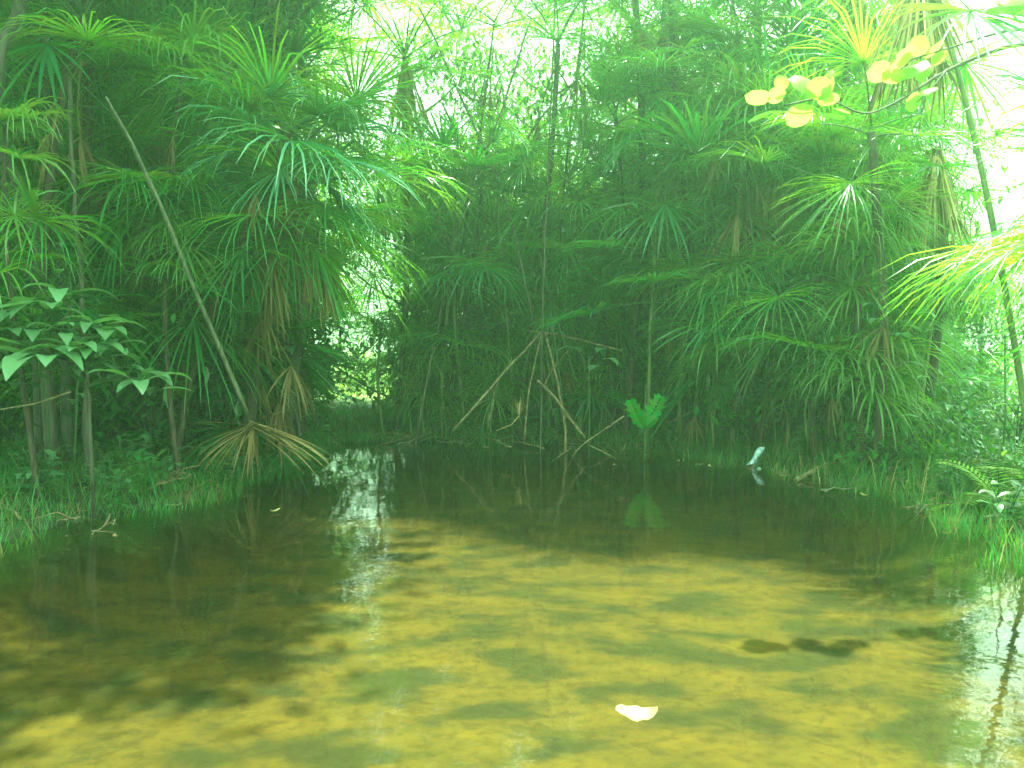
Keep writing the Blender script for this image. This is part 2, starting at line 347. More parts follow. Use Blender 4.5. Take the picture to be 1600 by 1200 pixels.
palm_px(1452, 232, 9.9, nf=6, style='fan', scl=.9, r=.07, dead=6, skirt=(150, 1.25, 26, 'straw'), seed=18, e_hi=50, e_lo=-20, label='palm wearing a tall brown cone of dead fronds on the right')
palm_px(1375, 205, 8.6, nf=7, style='fine', scl=1.0, r=.05, dead=2, seed=19, e_hi=50, e_lo=-50, label='palm with arching feathery leaves under the yellow round leaves')
palm(4.15, 5.3, 2.75, nf=17, style='fine', scl=1.15, r=.06, dead=2, seed=20, e_lo=-35, low=.8, label='palm just outside the right edge reaching long feathery fronds into the picture')
palm(4.95, 6.3, 2.5, nf=16, style='fan', scl=1.1, r=.06, dead=3, seed=21, e_lo=-35, low=.8, label='stiff leaved palm at the right edge behind the feathery one')
palm_px(1425, -60, 8.2, nf=4, style='fan', scl=1.2, r=.03, dead=3, mat='cane', skirt=(170, 1.25, 34, 'straw'), seed=22, e_hi=40, e_lo=-45, lean=(-.9, .6), label='tall palm whose brown hanging leaf tips enter at the top right')
palm_px(870, 285, 11.6, nf=11, style='fine', scl=.95, r=.04, dead=1, seed=23, label='fine leaved palm just right of the middle of the thicket')
palm_px(855, 70, 11.0, nf=11, style='fine', scl=1.25, r=.07, dead=2, seed=24, e_lo=-50, label='tall palm with a white lit curtain of leaves at top centre')
palm_px(640, 90, 10.2, skirt=(90, 1.6, 24, 'dead'), nf=16, style='fine', scl=1.3, r=.08, dead=5, seed=25, e_lo=-62, label='tall palm with a long hanging curtain of thin leaves left of top centre')
palm_px(500, 60, 9.4, nf=14, style='fine', scl=1.2, r=.07, dead=3, seed=26, label='tall feathery palm above the big spiky palm')
palm_px(150, 30, 8.6, nf=15, style='fine', scl=1.25, r=.09, dead=4, seed=27, label='tall dark palm crowding the top left')
palm_px(1210, 250, 11.0, skirt=(80, 1.2, 24, 'dead'), nf=14, style='fine', scl=1.1, r=.07, dead=6, seed=28, label='palm with dusky drooping crown below the left cluster of yellow round leaves')
palm_px(1290, 330, 10.6, skirt=(70, .9, 24, 'dead'), nf=12, style='fan', scl=.95, r=.06, dead=6, seed=29, label='dull green palm with small crown left of the brown cone palm')
palm_px(1190, 478, 10.6, skirt=(30, .5, 40, 'straw'), nf=5, style='fan', scl=.6, r=.03, dead=6, seed=30, e_hi=20, e_lo=-40, label='dusty low palm with withered grey fan in the right thicket')
palm_px(950, 395, 11.2, skirt=(36, .55, 22, 'straw'), nf=4, style='fan', scl=.6, r=.03, dead=5, seed=32, e_hi=50, e_lo=0, label='thin palm with a pale tan withered fan right of the stick tripod')
palm_px(1180, 60, 11.6, nf=14, style='fine', scl=1.2, r=.06, dead=1, seed=33, label='tall light green palm right of the papyrus like palm')
palm_px(1130, 360, 12.0, nf=12, style='fine', scl=1.0, r=.06, dead=2, seed=34, label='palm between the papyrus like stalk and the right thicket')

for x_, y_, h_, st_, sd_, lb_ in ((5.3, 7.3, 2.7, 'fine', 81, 'feathery palm outside the right edge, the second one back'), (4.75, 6.9, 2.0, 'umbrella', 82, 'low weeping palm at the right edge under the feathery fronds')):
    palm(x_, y_, h_, nf=15, style=st_, scl=1.1, r=.04, dead=2, seed=sd_, e_lo=-30, low=.85, label=lb_)
palm_px(905, 5, 12.6, nf=9, style='fine', scl=1.25, r=.03, dead=2, seed=91, e_hi=50, e_lo=-60, label='slim palm whose crown hangs in the bright sky at top centre')
palm_px(745, 40, 12.8, nf=9, style='fine', scl=1.2, r=.03, dead=2, seed=92, e_hi=40, e_lo=-60, label='slim palm whose drooping crown hangs just left of the bright top centre')
palm_px(1040, -30, 12.4, nf=9, style='fine', scl=1.25, r=.03, dead=1, seed=93, e_hi=40, e_lo=-60, label='slim palm whose drooping crown hangs right of the bright top centre')
for x_, y_, h_, st_, sd_, lb_ in ((3.75, 9.35, 2.3, 'umbrella', 84, 'weeping palm in front of the bare trunks at the right'), (3.45, 10.0, 3.2, 'fine', 85, 'feathery palm hiding the foot of the bare trunks at the right'), (2.7, 10.9, 4.2, 'umbrella', 87, 'tall weeping palm left of the bare trunks at the right')):
    palm(x_, y_, h_, nf=20, style=st_, scl=1.1, r=.04, dead=5, seed=sd_, e_lo=-40, low=.35, label=lb_)
for q, (a_, b_, d_) in enumerate([(640, 600, 12.4), (700, 560, 12.6), (770, 585, 12.5), (860, 560, 12.5), (935, 590, 12.1), (1100, 560, 11.6), (1150, 600, 11.3), (1215, 555, 10.9), (1270, 590, 10.3), (1330, 560, 10.0), (1110, 500, 12.0), (900, 500, 12.6), (1395, 600, 9.6), (660, 520, 13.0)]):
    palm_px(a_, b_, d_, nf=7, style='umbrella', scl=.62 + .1 * (q % 3), r=.02, dead=1 + q % 2, seed=120 + q, e_hi=50, e_lo=-30, mat='cane', group='low weeping palms along the far waterline', label='low weeping palm leaning out over the far waterline')
# ================================================================ thicket behind
grp = 'palms crowded together in the thicket behind the pond'
lab_fine = 'green feathery fan palm crowded into the thicket behind the pond'
lab_fan = 'dark stiff leaved fan palm crowded into the thicket behind the pond'
protos = []
def copy_thing(t, loc, rz, s=1.0, label=None):
    r = t.copy(); C.objects.link(r); r.location = loc; r.rotation_euler = (0, 0, rz); r.scale = (s, s, s)
    if label: r['label'] = label
    for ch in t.children:
        c = ch.copy(); C.objects.link(c); c.parent = r
    return r
specs = [('fine', 2.0, 18), ('fan', 2.6, 18), ('fine', 3.6, 24), ('fan', 4.4, 25), ('fine', 5.4, 30), ('fine', 6.6, 34), ('fan', 1.1, 14), ('fine', 7.6, 38)]
PR = []
random.seed(101)
spots = []
tries = 0
while len(spots) < 125 and tries < 6000:
    tries += 1
    y = 11.2 + 7.5 * random.random() ** 1.2; x = rnd(-.72, .74) * y
    if sdist(x, y) < .5: continue
    px = 800 + x / y * FOC
    if 470 < px < 650 and (random.random() < .75 or y > 13): continue
    if 355 < px < 400 and random.random() < .5: continue
    if px > 1430: continue
    if 640 < px < 1000 and random.random() < .35: continue
    if any(math.hypot(x - a, y - b) < .66 for a, b in spots): continue
    spots.append((x, y))
for i, (x, y) in enumerate(spots):
    px = 800 + x / y * FOC
    random.seed(200 + i)
    hmax = 8.0 if px < 520 else (6.4 if px < 800 else 5.4)
    if 650 < px < 1010: hmax = 4.4
    if 490 < px < 650: hmax = 1.5 if i % 3 else 1.2
    if 1420 < px: hmax = max(1.02, .30 * y - 2.9)
    hh = 1.0 + (hmax - 1.0) * random.random() ** .75
    k = min(range(len(specs)), key=lambda q: abs(specs[q][1] - hh) + rnd(0, .8))
    if k >= len(PR) or not any(p[0] == k for p in PR):
        st_, h, nf = specs[k]
        t = palm(x, y, h, nf=nf, style=st_, scl=1.25, r=.035 if h > 2 else .03, dead=7, low=.3, lean=(rnd(-.3, .3), rnd(-.3, .3)), seed=300 + k, group=grp,
                 label=lab_fan if st_ == 'fan' else lab_fine)
        PR.append((k, t))
    else:
        t = [p[1] for p in PR if p[0] == k][0]
        copy_thing(t, (x, y, gz(x, y)), rnd(0, 6.28), hh / specs[k][1] if .8 < hh / specs[k][1] < 1.25 else 1)
VM = []
for i in range(4):
    random.seed(840 + i); st_b = MB(); fo = MB(); H = (3.0, 3.8, 2.4, 4.6)[i]; strands = []
    for k in range(4):
        q = [V((0, 0, 0))]; ax = rnd(0, 6.28)
        while q[-1].z < H * rnd(.75, 1): q.append(q[-1] + V((rnd(-.10, .10) + .05 * cos(ax), rnd(-.10, .10) + .05 * sin(ax), rnd(.1, .2))))
        st_b.tube(q, [.010 - .006 * j / len(q) for j in range(len(q))], 4); strands.append(q)
    for k in range(2):
        q0 = random.choice(strands)[-1]; q = [q0]
        for j in range(9): q.append(q[-1] + V((rnd(-.05, .08), rnd(-.06, .06), -rnd(.08, .2))))
        st_b.tube(q, .004, 4); strands.append(q)
    for k in range(700):
        q = random.choice(strands); c = random.choice(q[len(q) // 5:]) + V((random.gauss(0, .14), random.gauss(0, .14), random.gauss(0, .10)))
        l = rnd(.04, .12); fo.blade(c, (rnd(-1, 1), rnd(-1, 1), rnd(-.9, .3)), l, l * rnd(.3, .6), droop=.4, steps=2, fold=.2)
    VM.append((st_b.mesh('stem', [M['bark']]), fo.mesh('foliage', [M['bush'] if i % 2 else M['fern']])))
random.seed(47); k = 0
while k < 70:
    y = rnd(9.0, 14); x = rnd(-.6, .46) * y; px = 800 + x / y * FOC
    if sdist(x, y) < .3 or 490 < px < 640 or (px < 330 and y < 9.6): continue
    t = thing('climbing_vine', (x, y, gz(x, y)), 'tangled small leaved vine climbing up among the palms', 'vine', 'vines tangled in the thicket'); t.rotation_euler = (0, 0, rnd(0, 6.28)); s_ = rnd(.7, 1.2); t.scale = (s_, s_, s_)
    link('stem', VM[k % 4][0], t); link('foliage', VM[k % 4][1], t); k += 1
# left wall of palms, out to the side and overhead
for i, (x, y, h, st_) in enumerate([(-5.9, 8.6, 4.6, 'fine'), (-6.6, 10.2, 6.2, 'fine'), (-5.2, 10.6, 7.4, 'fine'), (-4.2, 11.6, 8.2, 'fine'), (-3.1, 12.4, 8.6, 'fine'),
        (-7.6, 8.2, 7.5, 'fan'), (-6.9, 6.4, 5.0, 'fan'), (-4.6, 9.2, 6.0, 'fan'), (-3.9, 12.0, 7.2, 'fan'), (-5.6, 9.4, 2.6, 'fan'), (-4.4, 10.4, 3.0, 'fine'), (-3.4, 10.8, 1.6, 'fan'), (-3.6, 11.4, 4.2, 'fan')]):
    palm(x, y, h, nf=14 + int(h * 3), style=st_, scl=1.3, r=.06, dead=6, low=.3, seed=400 + i, group='palms along the left bank',
         label='dark tall palm in the crowded left bank thicket')
for i, (x, y, h, st_) in enumerate([(4.0, 11.2, 6.4, 'fine'), (3.0, 12.2, 7.4, 'fine'), (1.6, 12.6, 7.6, 'fine'),(2.3, 11.9, 6.4, 'fan')]):
    palm(x, y, h, nf=14 + int(h * 3), style=st_, scl=1.2, r=.055, dead=6, low=.3, seed=450 + i, group='palms along the right bank',
         label='green palm in the crowded right bank thicket')

# ================================================================ shrubs
def bush_mesh(seed, rx, rz, nleaf, leaf=.09):
    random.seed(seed); st = MB(); fo = MB()
    tips = []
    for i in range(9):
        a = rnd(0, 6.28); r = rx * rnd(.3, .95); h = rz * rnd(.5, 1)
        p0 = V((0, 0, 0)); p3 = V((cos(a) * r, sin(a) * r, h)); p1 = V((cos(a) * r * .3, sin(a) * r * .3, h * .55))
        st.tube([p0, p1, p3], [.016, .011, .005], 5); tips += [p1, p3, (p1 + p3) / 2]
        for k in range(3):
            q = p3 + V((rnd(-.3, .3), rnd(-.3, .3), rnd(-.35, .15))); st.tube([(p1 + p3) / 2, q], [.006, .003], 4); tips.append(q)
    for i in range(nleaf):
        c = random.choice(tips) + V((random.gauss(0, .16), random.gauss(0, .16), random.gauss(0, .14)))
        d = V((rnd(-1, 1), rnd(-1, 1), rnd(-.7, .5)))
        fo.blade(c, d, leaf * rnd(.7, 1.5), leaf * rnd(.35, .6), droop=rnd(.1, .6), steps=2, fold=.25)
    return st.mesh('stem', [M['bark']]), fo.mesh('foliage', [M['bush']])
BU = [bush_mesh(500 + i, .6, (.8, 1.1, 1.5)[i % 3], 480, (.08, .13, .10, .15)[i % 4]) for i in range(4)]
def shrub(x, y, k, s, rz, label, group):
    t = thing('shrub', (x, y, gz(x, y) - .03), label, 'shrub', group); t.rotation_euler = (0, 0, rz); t.scale = (s, s, s)
    link('stem', BU[k][0], t); link('foliage', BU[k][1], t); return t
random.seed(33)
bs = []
tries = 0
while len(bs) < 95 and tries < 4000:
    tries += 1
    y = rnd(7.5, 15); x = rnd(-.72, .72) * y; px = 800 + x / y * FOC
    d = sdist(x, y)
    if d < .45 or (px < 330 and y < 9.2): continue
    if 470 < px < 650 and y > 12: continue
    if any(math.hypot(x - a, y - b) < .6 for a, b in bs): continue
    if px > 1430 and y < 10.5: 
        if random.random() < .5: continue
    bs.append((x, y))
for i, (x, y) in enumerate(bs):
    shrub(x, y, i % 4, rnd(.7, 1.7) if x / y < .45 else rnd(.5, .75), rnd(0, 6.28), 'dark leafy shrub filling the undergrowth between the palms', 'shrubs in the undergrowth')

# ================================================================ far trees beyond the field
def far_tree_meshes(seed):
    random.seed(seed); tr = MB(); cr = MB()
    tr.tube([(0, 0, -.3), (.1, 0, 1.5), (0, .1, 3.2)], [.28, .2, .12], 8)
    cl = []
    for i in range(9):
        a = rnd(0, 6.28); e = V((cos(a) * rnd(.8, 2), sin(a) * rnd(.8, 2), rnd(2.6, 5.2))); tr.tube([(0, 0, 2.0), e * .6 + V((0, 0, .8)), e], [.1, .07, .03], 5); cl.append(e)
    for i in range(1500):
        c = random.choice(cl); d = V((random.gauss(0, .6), random.gauss(0, .6), random.gauss(0, .45)))
        cr.blade(c + d, (rnd(-1, 1), rnd(-1, 1), rnd(-.8, .6)), rnd(.2, .36), rnd(.12, .2), steps=1, fold=.2)
    return tr.mesh('trunk', [M['bark']]), cr.mesh('crown', [M['crown']])
FT = [far_tree_meshes(600 + i) for i in range(3)]
random.seed(71)
for i in range(16):
    x = -30 + i * 4 + rnd(-1, 1); y = rnd(34, 50)
    if 480 < 800 + x / y * FOC < 680: continue
    t = thing('far_tree', (x, y, gz(x, y)), 'sunlit tree far beyond the grassy field behind the palms', 'tree', 'trees beyond the field')
    t.rotation_euler = (0, 0, rnd(0, 6.28)); s = rnd(.7, 1.0); t.scale = (s, s, s)
    link('trunk', FT[i % 3][0], t); link('crown', FT[i % 3][1], t)

# ================================================================ broadleaf trees closing the thicket, over the left bank plus unseen ones added behind the viewer
def dense_tree(seed, h, rx, z0, nleaf, leaf, tr_=1.0):
    random.seed(seed); tr = MB(); cr = MB(); cl = []
    tr.tube([(0, 0, -.2), (.1 + .25 * (h > 9), .05, h * .2), (.05 + .4 * (h > 9), .1, h * .4), (-.1, .1, h * .6), (0, 0, h * .9)], [.10 * tr_, .09 * tr_, .075 * tr_, .055 * tr_, .02], 8)
    for i in range(26):
        a = rnd(0, 6.28); z = rnd(z0, h); r = rx * rnd(.25, 1) * (1 - .5 * max(0, z / h - .5)); e = V((cos(a) * r, sin(a) * r, z))
        s_ = V((0, 0, max(.2, z - r * .7))); tr.tube([s_, (s_ + e) / 2 + V((0, 0, -.08)), e], [.03, .018, .006], 5); cl.append((e, rnd(.25, .5)))
    for i in range(nleaf):
        c, q = random.choice(cl); g = V((random.gauss(0, 1), random.gauss(0, 1), random.gauss(0, .7))) * q
        cr.blade(c + g, (rnd(-1, 1), rnd(-1, 1), rnd(-1, .4)), leaf * rnd(.7, 1.4), leaf * rnd(.35, .55), droop=.3, steps=2, fold=.2)
    return tr.mesh('trunk', [M['bark']]), cr.mesh('crown', [M['bush']])
DT = [dense_tree(700 + i, (5.4, 6.6, 4.2)[i], 1.7, .3, (4200, 4600, 3400)[i], .15) for i in range(3)]
def put_tree(me, x, y, s, rz, label, group=None, name='leafy_tree'):
    t = thing(name, (x, y, gz(x, y)), label, 'tree', group); t.rotation_euler = (0, 0, rz); t.scale = (s, s, s)
    link('trunk', me[0], t); link('crown', me[1], t); return t
random.seed(72)
for i in range(26):
    x = -13 + i * 1.02 + rnd(-.4, .4); y = 15.2 + (i % 3) * 1.6 + rnd(-.5, .5); px = 800 + x / y * FOC
    if 480 < px < 640: continue
    if 640 < px < 1010: y += 1.5; x *= 1.08
    if px > 1400: continue
    k = i % 2
    put_tree(DT[k], x, y, rnd(.85, 1.15) if not 640 < px < 1010 else rnd(.85, .98), rnd(0, 6.28), 'leafy dark green tree closing the back of the thicket', 'leafy trees at the back of the thicket')
OV = dense_tree(710, 10.0, 3.9, 6.3, 7500, .24)
put_tree(OV, -2.9, 10.9, 1.0, .3, 'tall broadleaf tree at the back left whose crown rises out of the picture', name='tall_tree')
put_tree(OV, -5.6, 10.8, .95, 2.3, 'tall broadleaf tree on the left bank whose crown rises out of the picture', name='tall_tree')
put_tree(OV, -4.7, 7.5, 1.0, 4.1, 'unseen tall broadleaf tree added on the left bank to shade air and water', name='tall_tree')  # added out of view to darken the left side
for i, (x, y) in enumerate([(-1.6, 14.4), (-.5, 15.0), (.7, 14.6), (1.9, 15.2), (2.9, 14.5)]):
    put_tree(DT[1], x, y, rnd(.88, 1.02), i * 1.9, 'leafy tree behind the stick tripod, its top against the bright sky', 'leafy trees behind the middle palms')
for i in range(9):
    x = 7.4 + i * .75; y = 15.2 + (i % 3) * .9
    put_tree(DT[2], x, y, .66 + .05 * (i % 2), i * 2.1, 'low leafy tree in the distance under the open sky at the right', 'low leafy trees at the back right')
for i, (x, y) in enumerate([(-9, -3), (-5.5, -6), (-11, 2)]):
    put_tree(DT[i % 2], x, y, 1.3, i * 1.3, 'unseen leafy tree added behind the viewer to cut skylight', 'unseen leafy trees added round the near bank')  # added out of view to hold back skylight from the near side

# ================================================================ bare trunks and canes
def pole(name, pts, r0, r1, mat, label, cat, group=None, sides=8):
    b = MB(); n = len(pts); base = V(pts[0])
    q = []
    for i in range(n - 1):                       # subdivide with a little wander
        a, c = V(pts[i]), V(pts[i + 1])
        for k in range(5): q.append(a.lerp(c, k / 5) - base)
    q.append(V(pts[-1]) - base)
    for k in range(1, 3):
        q = [q[0]] + [(q[i - 1] + q[i] * 2 + q[i + 1]) / 4 for i in range(1, len(q) - 1)] + [q[-1]]
    q = [p + V((noise.noise(p * 3 + base), noise.noise(p * 3 + base * 2), 0)) * r0 * 1.2 for p in q]
    rr = [(r0 + (r1 - r0) * i / (len(q) - 1)) * (1 + .35 * noise.noise(V((i * .9, base.x, 0)))) for i in range(len(q))]
    b.tube(q, rr, sides)
    o = link(name, b.mesh(name, [M[mat]]), loc=base)
    return tag(o, label, cat, group)
def gp(px, d): 
    x = (px - 800) / FOC * d; return V((x, d, gz(x, d) - .05))
pole('bare_trunk', [gp(105, 9.0), PX(92, 345, 9.0), PX(80, 225, 9.1), PX(70, -40, 9.2)], .05, .04, 'bark', 'upright pale grey trunk on the far left behind the broadleaf shrub', 'trunk')
pole('bare_trunk', [gp(75, 8.4), PX(50, 345, 8.4), PX(22, 275, 8.4), PX(-60, 180, 8.3)], .05, .04, 'bark', 'thicker grey trunk curving off the left edge', 'trunk')
pole('bare_trunk', [gp(60, 8.7), PX(38, 360, 8.7), PX(12, 300, 8.8), PX(-40, 220, 8.9)], .03, .025, 'bark', 'thinner grey trunk curving off the left edge under the thicker one', 'trunk')
pole('bare_trunk', [gp(-60, 8.2), PX(-30, 200, 8.2), PX(5, 70, 8.2), PX(60, -60, 8.2)], .07, .06, 'bark', 'dark trunk leaning right in the very top left corner', 'trunk')
pole('bare_trunk', [gp(132, 8.2), PX(135, 600, 8.2), PX(128, 450, 8.2), PX(115, 300, 8.3), PX(105, 120, 8.4)], .028, .018, 'bark', 'slim grey sapling trunk rising behind the broadleaf shrub', 'trunk')
pole('bare_trunk', [gp(470, 11.5), PX(450, 520, 11.4), PX(385, 400, 11.2), PX(330, 370, 11.0)], .03, .02, 'bark', 'short bent grey trunk in front of the bright gap', 'trunk')
pole('bare_trunk', [gp(880, 12.4), PX(790, 300, 12.2), PX(720, 150, 12), PX(655, 10, 11.9)], .022, .013, 'bark', 'long thin trunk leaning left across the upper middle', 'trunk')
pole('bare_trunk', [gp(640, 12.4), PX(720, 330, 12.2), PX(775, 200, 12), PX(830, 30, 11.9)], .02, .012, 'bark', 'long thin trunk leaning right across the upper middle', 'trunk')
pole('bare_trunk', [gp(845, 11.8), PX(848, 480, 11.8), PX(855, 300, 11.9), PX(868, 0, 12)], .014, .009, 'bark', 'slender upright pole rising from the stick tripod', 'trunk')
pole('bare_trunk', [gp(1010, 11.9), PX(1030, 250, 11.9), PX(1040, 0, 11.9), PX(1042, -60, 12)], .03, .02, 'cane', 'straight dark green stalk behind the papyrus like palm', 'trunk')
random.seed(55)
CM = []
for i in range(5):
    b = MB(); h = 2.4 + .35 * i; ln = (rnd(-.25, .25), rnd(-.15, .15))
    q = [V((ln[0] * (t / 10) ** 2, ln[1] * (t / 10) ** 2, h * t / 10)) for t in range(11)]
    b.tube(q, [.012 - .0006 * t for t in range(11)], 5, mat=0)
    for k in range(9):
        t = rnd(.35, 1); p = V((ln[0] * t * t, ln[1] * t * t, h * t)); a = rnd(0, 6.28)
        b.blade(p, (cos(a), sin(a), .5), rnd(.25, .5), .022, droop=1.0, steps=4, mat=1)
    CM.append(b.mesh('cane', [M['cane'], M['fine']]))
for i in range(75):
    if i < 45: px = rnd(880, 1130)
    else: px = random.choice((rnd(560, 860), rnd(1130, 1500)))
    d = rnd(10.9, 12.8); x = (px - 800) / FOC * d
    if sdist(x, d) < .25: continue
    o = link('cane', CM[i % 5], loc=(x, d, gz(x, d)), rot=(R(rnd(-6, 6)), R(rnd(-7, 7)), rnd(0, 6.28)), scl=rnd(.6, 1.1))
    tag(o, 'thin green cane standing upright among the palms behind the water', 'cane', 'upright canes in the middle thicket')
# ================================================================ leaning dead frond at the left
B = PX(392, 655, 8.9)
t = thing('fallen_frond', (B.x, B.y, 0), 'long dead palm frond leaning down to the left bank, brown fan at the water', 'dead frond')
b = MB()
q = [PX(166, 152, 7.0), PX(176, 172, 7.1), PX(205, 222, 7.35), PX(255, 330, 7.75), PX(303, 450, 8.2), PX(345, 548, 8.55), PX(386, 646, 8.9)]
qq = []
for i in range(6):
    for k in range(3): qq.append(q[i].lerp(q[i + 1], k / 3))
qq.append(q[-1]); qq = [V((p.x - B.x, p.y - B.y, p.z)) for p in qq]
b.tube(qq, [.007 + .017 * (i / 18) ** .7 for i in range(19)], 8)
link('petiole', b.mesh('petiole', [M['drystalk']]), t)
random.seed(12); b = MB(); hub = V((.02, -.02, B.z - .04))
tips = [(225, 695), (255, 712), (290, 752), (320, 750), (345, 752), (362, 755), (378, 758), (392, 768), (400, 762), (478, 650), (470, 668), (455, 640), (500, 745), (515, 738), (528, 742), (535, 722), (505, 690), (300, 720), (270, 690), (490, 752)]
for (a, c) in tips:
    e = PX(a, c, 8.9 + rnd(-.35, .25)); e = V((e.x - B.x, e.y - B.y, max(e.z, .02)))
    up_ = c < 735
    for k in range(1 if up_ else 5):
        d = (e - hub) + V((rnd(-.07, .07), rnd(-.05, .05), rnd(.0, .08)))
        b.blade(hub + V((rnd(-.04, .04), 0, rnd(-.05, .03))), d + V((0, 0, d.length * (.3 if a < 400 else .15))), d.length * rnd(.75, 1.05), .022 if not up_ else .016, droop=rnd(.15, .4), steps=6, fold=.6, twist=rnd(-1.2, 1.2), mat=1 if up_ or random.random() < .3 else 0)
link('leaf_fan', b.mesh('leaf_fan', [M['straw'], M['dead']]), t)
# ================================================================ dead stick tripod in the middle
def stick(pxs, d, r0, r1, mat, label, cat='stick', name='dead_stick', group=None, extra=None):
    pts = [PX(a, c, dd) if dd > 0 else PW(a, c, .01) for a, c, dd in [(p[0], p[1], p[2] if len(p) > 2 else d) for p in pxs]]
    return pole(name, pts[::-1], r0, r1, mat, label, cat, group, sides=7)
J = 12.0
stick([(848, 515), (780, 592), (708, 673)], 12.0, .019, .015, 'stick', 'long pale stick slanting down left to the water from the tripod top')
stick([(845, 525), (828, 600), (818, 690)], 12.05, .014, .010, 'stick', 'thin inner stick of the tripod pointing nearly straight down')
stick([(852, 520), (872, 600), (886, 675), (882, 704)], 11.95, .022, .016, 'stick', 'thick brown stick slanting down right from the tripod top')
stick([(826, 517), (880, 524), (972, 548)], 11.9, .012, .008, 'stick', 'thin stick lying level across the tripod top')
stick([(838, 594), (868, 622), (914, 684)], 11.7, .020, .016, 'straw_wood' if 'straw_wood' in M else 'stick', 'bleached broken stick crossing the thick right leg of the tripod')
stick([(800, 560), (775, 600), (762, 668)], 12.1, .010, .008, 'stick', 'faint thin twig hanging inside the left leg of the tripod')
stick([(888, 548), (862, 578), (850, 604)], 11.8, .009, .006, 'stick', 'short twig with pale buds crossing behind the thick right leg')
stick([(880, 742), (902, 700), (975, 650)], 11.2, .010, .005, 'stick', 'reddish forked twig rising from the water right of the tripod')
stick([(920, 695), (962, 716)], 11.3, .009, .006, 'stick', 'short broken twig lying on the water right of the tripod')
stick([(892, 700), (860, 722)], 11.2, .009, .006, 'stick', 'short broken twig dipping left into the water below the tripod')
stick([(1088, 640), (1045, 660)], 11.6, .008, .005, 'stick', 'small bare twig on the dark bank right of the bright green leaf')
stick([(0, 640), (60, 630), (110, 612)], 7.2, .010, .007, 'stick', 'pale twig lying level under the broadleaf shrub on the left')
b = MB(); random.seed(4); c0 = PX(811, 650, 11.7)
for i in range(13):
    a = -.9 + 1.8 * i / 12
    b.blade((0, 0, 0), (sin(a) * .5, rnd(-.2, .2), cos(a)), rnd(.2, .27), .02, droop=-.02, steps=3, fold=.3)
b.tube([(0, 0, 0), (-.1, .05, -.12), (-.3, .05, -.2)], .008, 5)
tag(link('withered_leaf', b.mesh('withered_leaf', [M['straw']]), loc=c0), 'small withered pale fan leaf standing inside the stick tripod', 'leaf')
# dead frond lying on the right bank
bp_ = PW(1243, 752); t = thing('fallen_frond', bp_, 'straw coloured dead palm frond lying on the right bank, stalk in water', 'dead frond')
b = MB(); random.seed(14)
e1 = PX(1330, 712, 9.9) - bp_; hub = e1
b.tube([(0, 0, 0.01), e1 * .5 + V((0, 0, .03)), e1], [.030, .024, .015], 7); link('petiole', b.mesh('petiole', [M['stick']]), t)
b = MB()
for a, c in [(1400, 690), (1412, 682), (1380, 705), (1350, 675), (1365, 672), (1395, 700), (1420, 690), (1345, 690), (1405, 712), (1428, 700), (1375, 690)]:
    e = PX(a, c, 10.1 + rnd(-.3, .3)) - bp_; d = e - hub
    for k in range(4): b.blade(hub * rnd(.9, 1), d + V((rnd(-.06, .06), 0, rnd(0.05, .3))), d.length * rnd(.9, 1.3), .03, droop=.1, steps=4, fold=.5)
link('leaf_fan', b.mesh('leaf_fan', [M['straw']]), t)
stick([(1258, 754), (1300, 757), (1350, 760)], 9.25, .008, .005, 'stick', 'thin stick floating beside the fallen frond on the right bank')

# ================================================================ broadleaf shrub at the left
def oval(t): return max(.02, math.sin(pi * min(1, t * .93 + .035)) ** .8)
def lance(t): return max(.02, math.sin(pi * t ** .8) ** .9) if 0 < t < 1 else .03
S0 = gp(142, 7.3); S0.z = gz(S0.x, S0.y)
t = thing('broadleaf_shrub', S0, 'broadleaf shrub with big drooping pointed leaves on the left bank', 'shrub')
def T(px, py, d=7.3): return PX(px, py, d) - S0
b = MB()
b.tube([(0, 0, -.05), T(140, 660), T(140, 620), T(132, 590)], [.017, .015, .014, .013], 7)
for br in ([(132, 590), (118, 556), (90, 520), (72, 480)], [(132, 590), (100, 560), (48, 548)], [(136, 605), (170, 590), (212, 590)], [(118, 556), (150, 530), (165, 520)], [(90, 520), (110, 480), (92, 462)], [(132, 590), (128, 540), (140, 500)]):
    pts = [T(a, c, 7.3 + rnd(-.1, .1) * i) for i, (a, c) in enumerate(br)]
    b.tube(pts, [.011 - .0025 * i for i in range(len(pts))], 6)
link('stem', b.mesh('stem', [M['bark']]), t)
random.seed(77)
ros = [(48, 548, 7.0, .40, 8), (72, 478, 7.2, .32, 8), (92, 460, 7.35, .26, 6), (165, 520, 7.3, .24, 7), (212, 590, 7.2, .28, 7), (140, 500, 7.3, .25, 7), (118, 545, 7.05, .28, 7), (60, 520, 7.3, .3, 5),
       (150, 585, 7.2, .15, 6), (100, 508, 7.1, .18, 6), (20, 510, 7.2, .2, 5), (185, 575, 7.25, .14, 5), (130, 615, 7.25, .11, 4), (30, 590, 7.3, .2, 5), (172, 548, 7.3, .24, 6), (20, 560, 7.1, .34, 6), (110, 575, 7.2, .26, 6), (40, 480, 7.4, .26, 6), (150, 545, 7.1, .24, 6), (80, 560, 7.0, .3, 6), (230, 600, 7.25, .22, 5)]
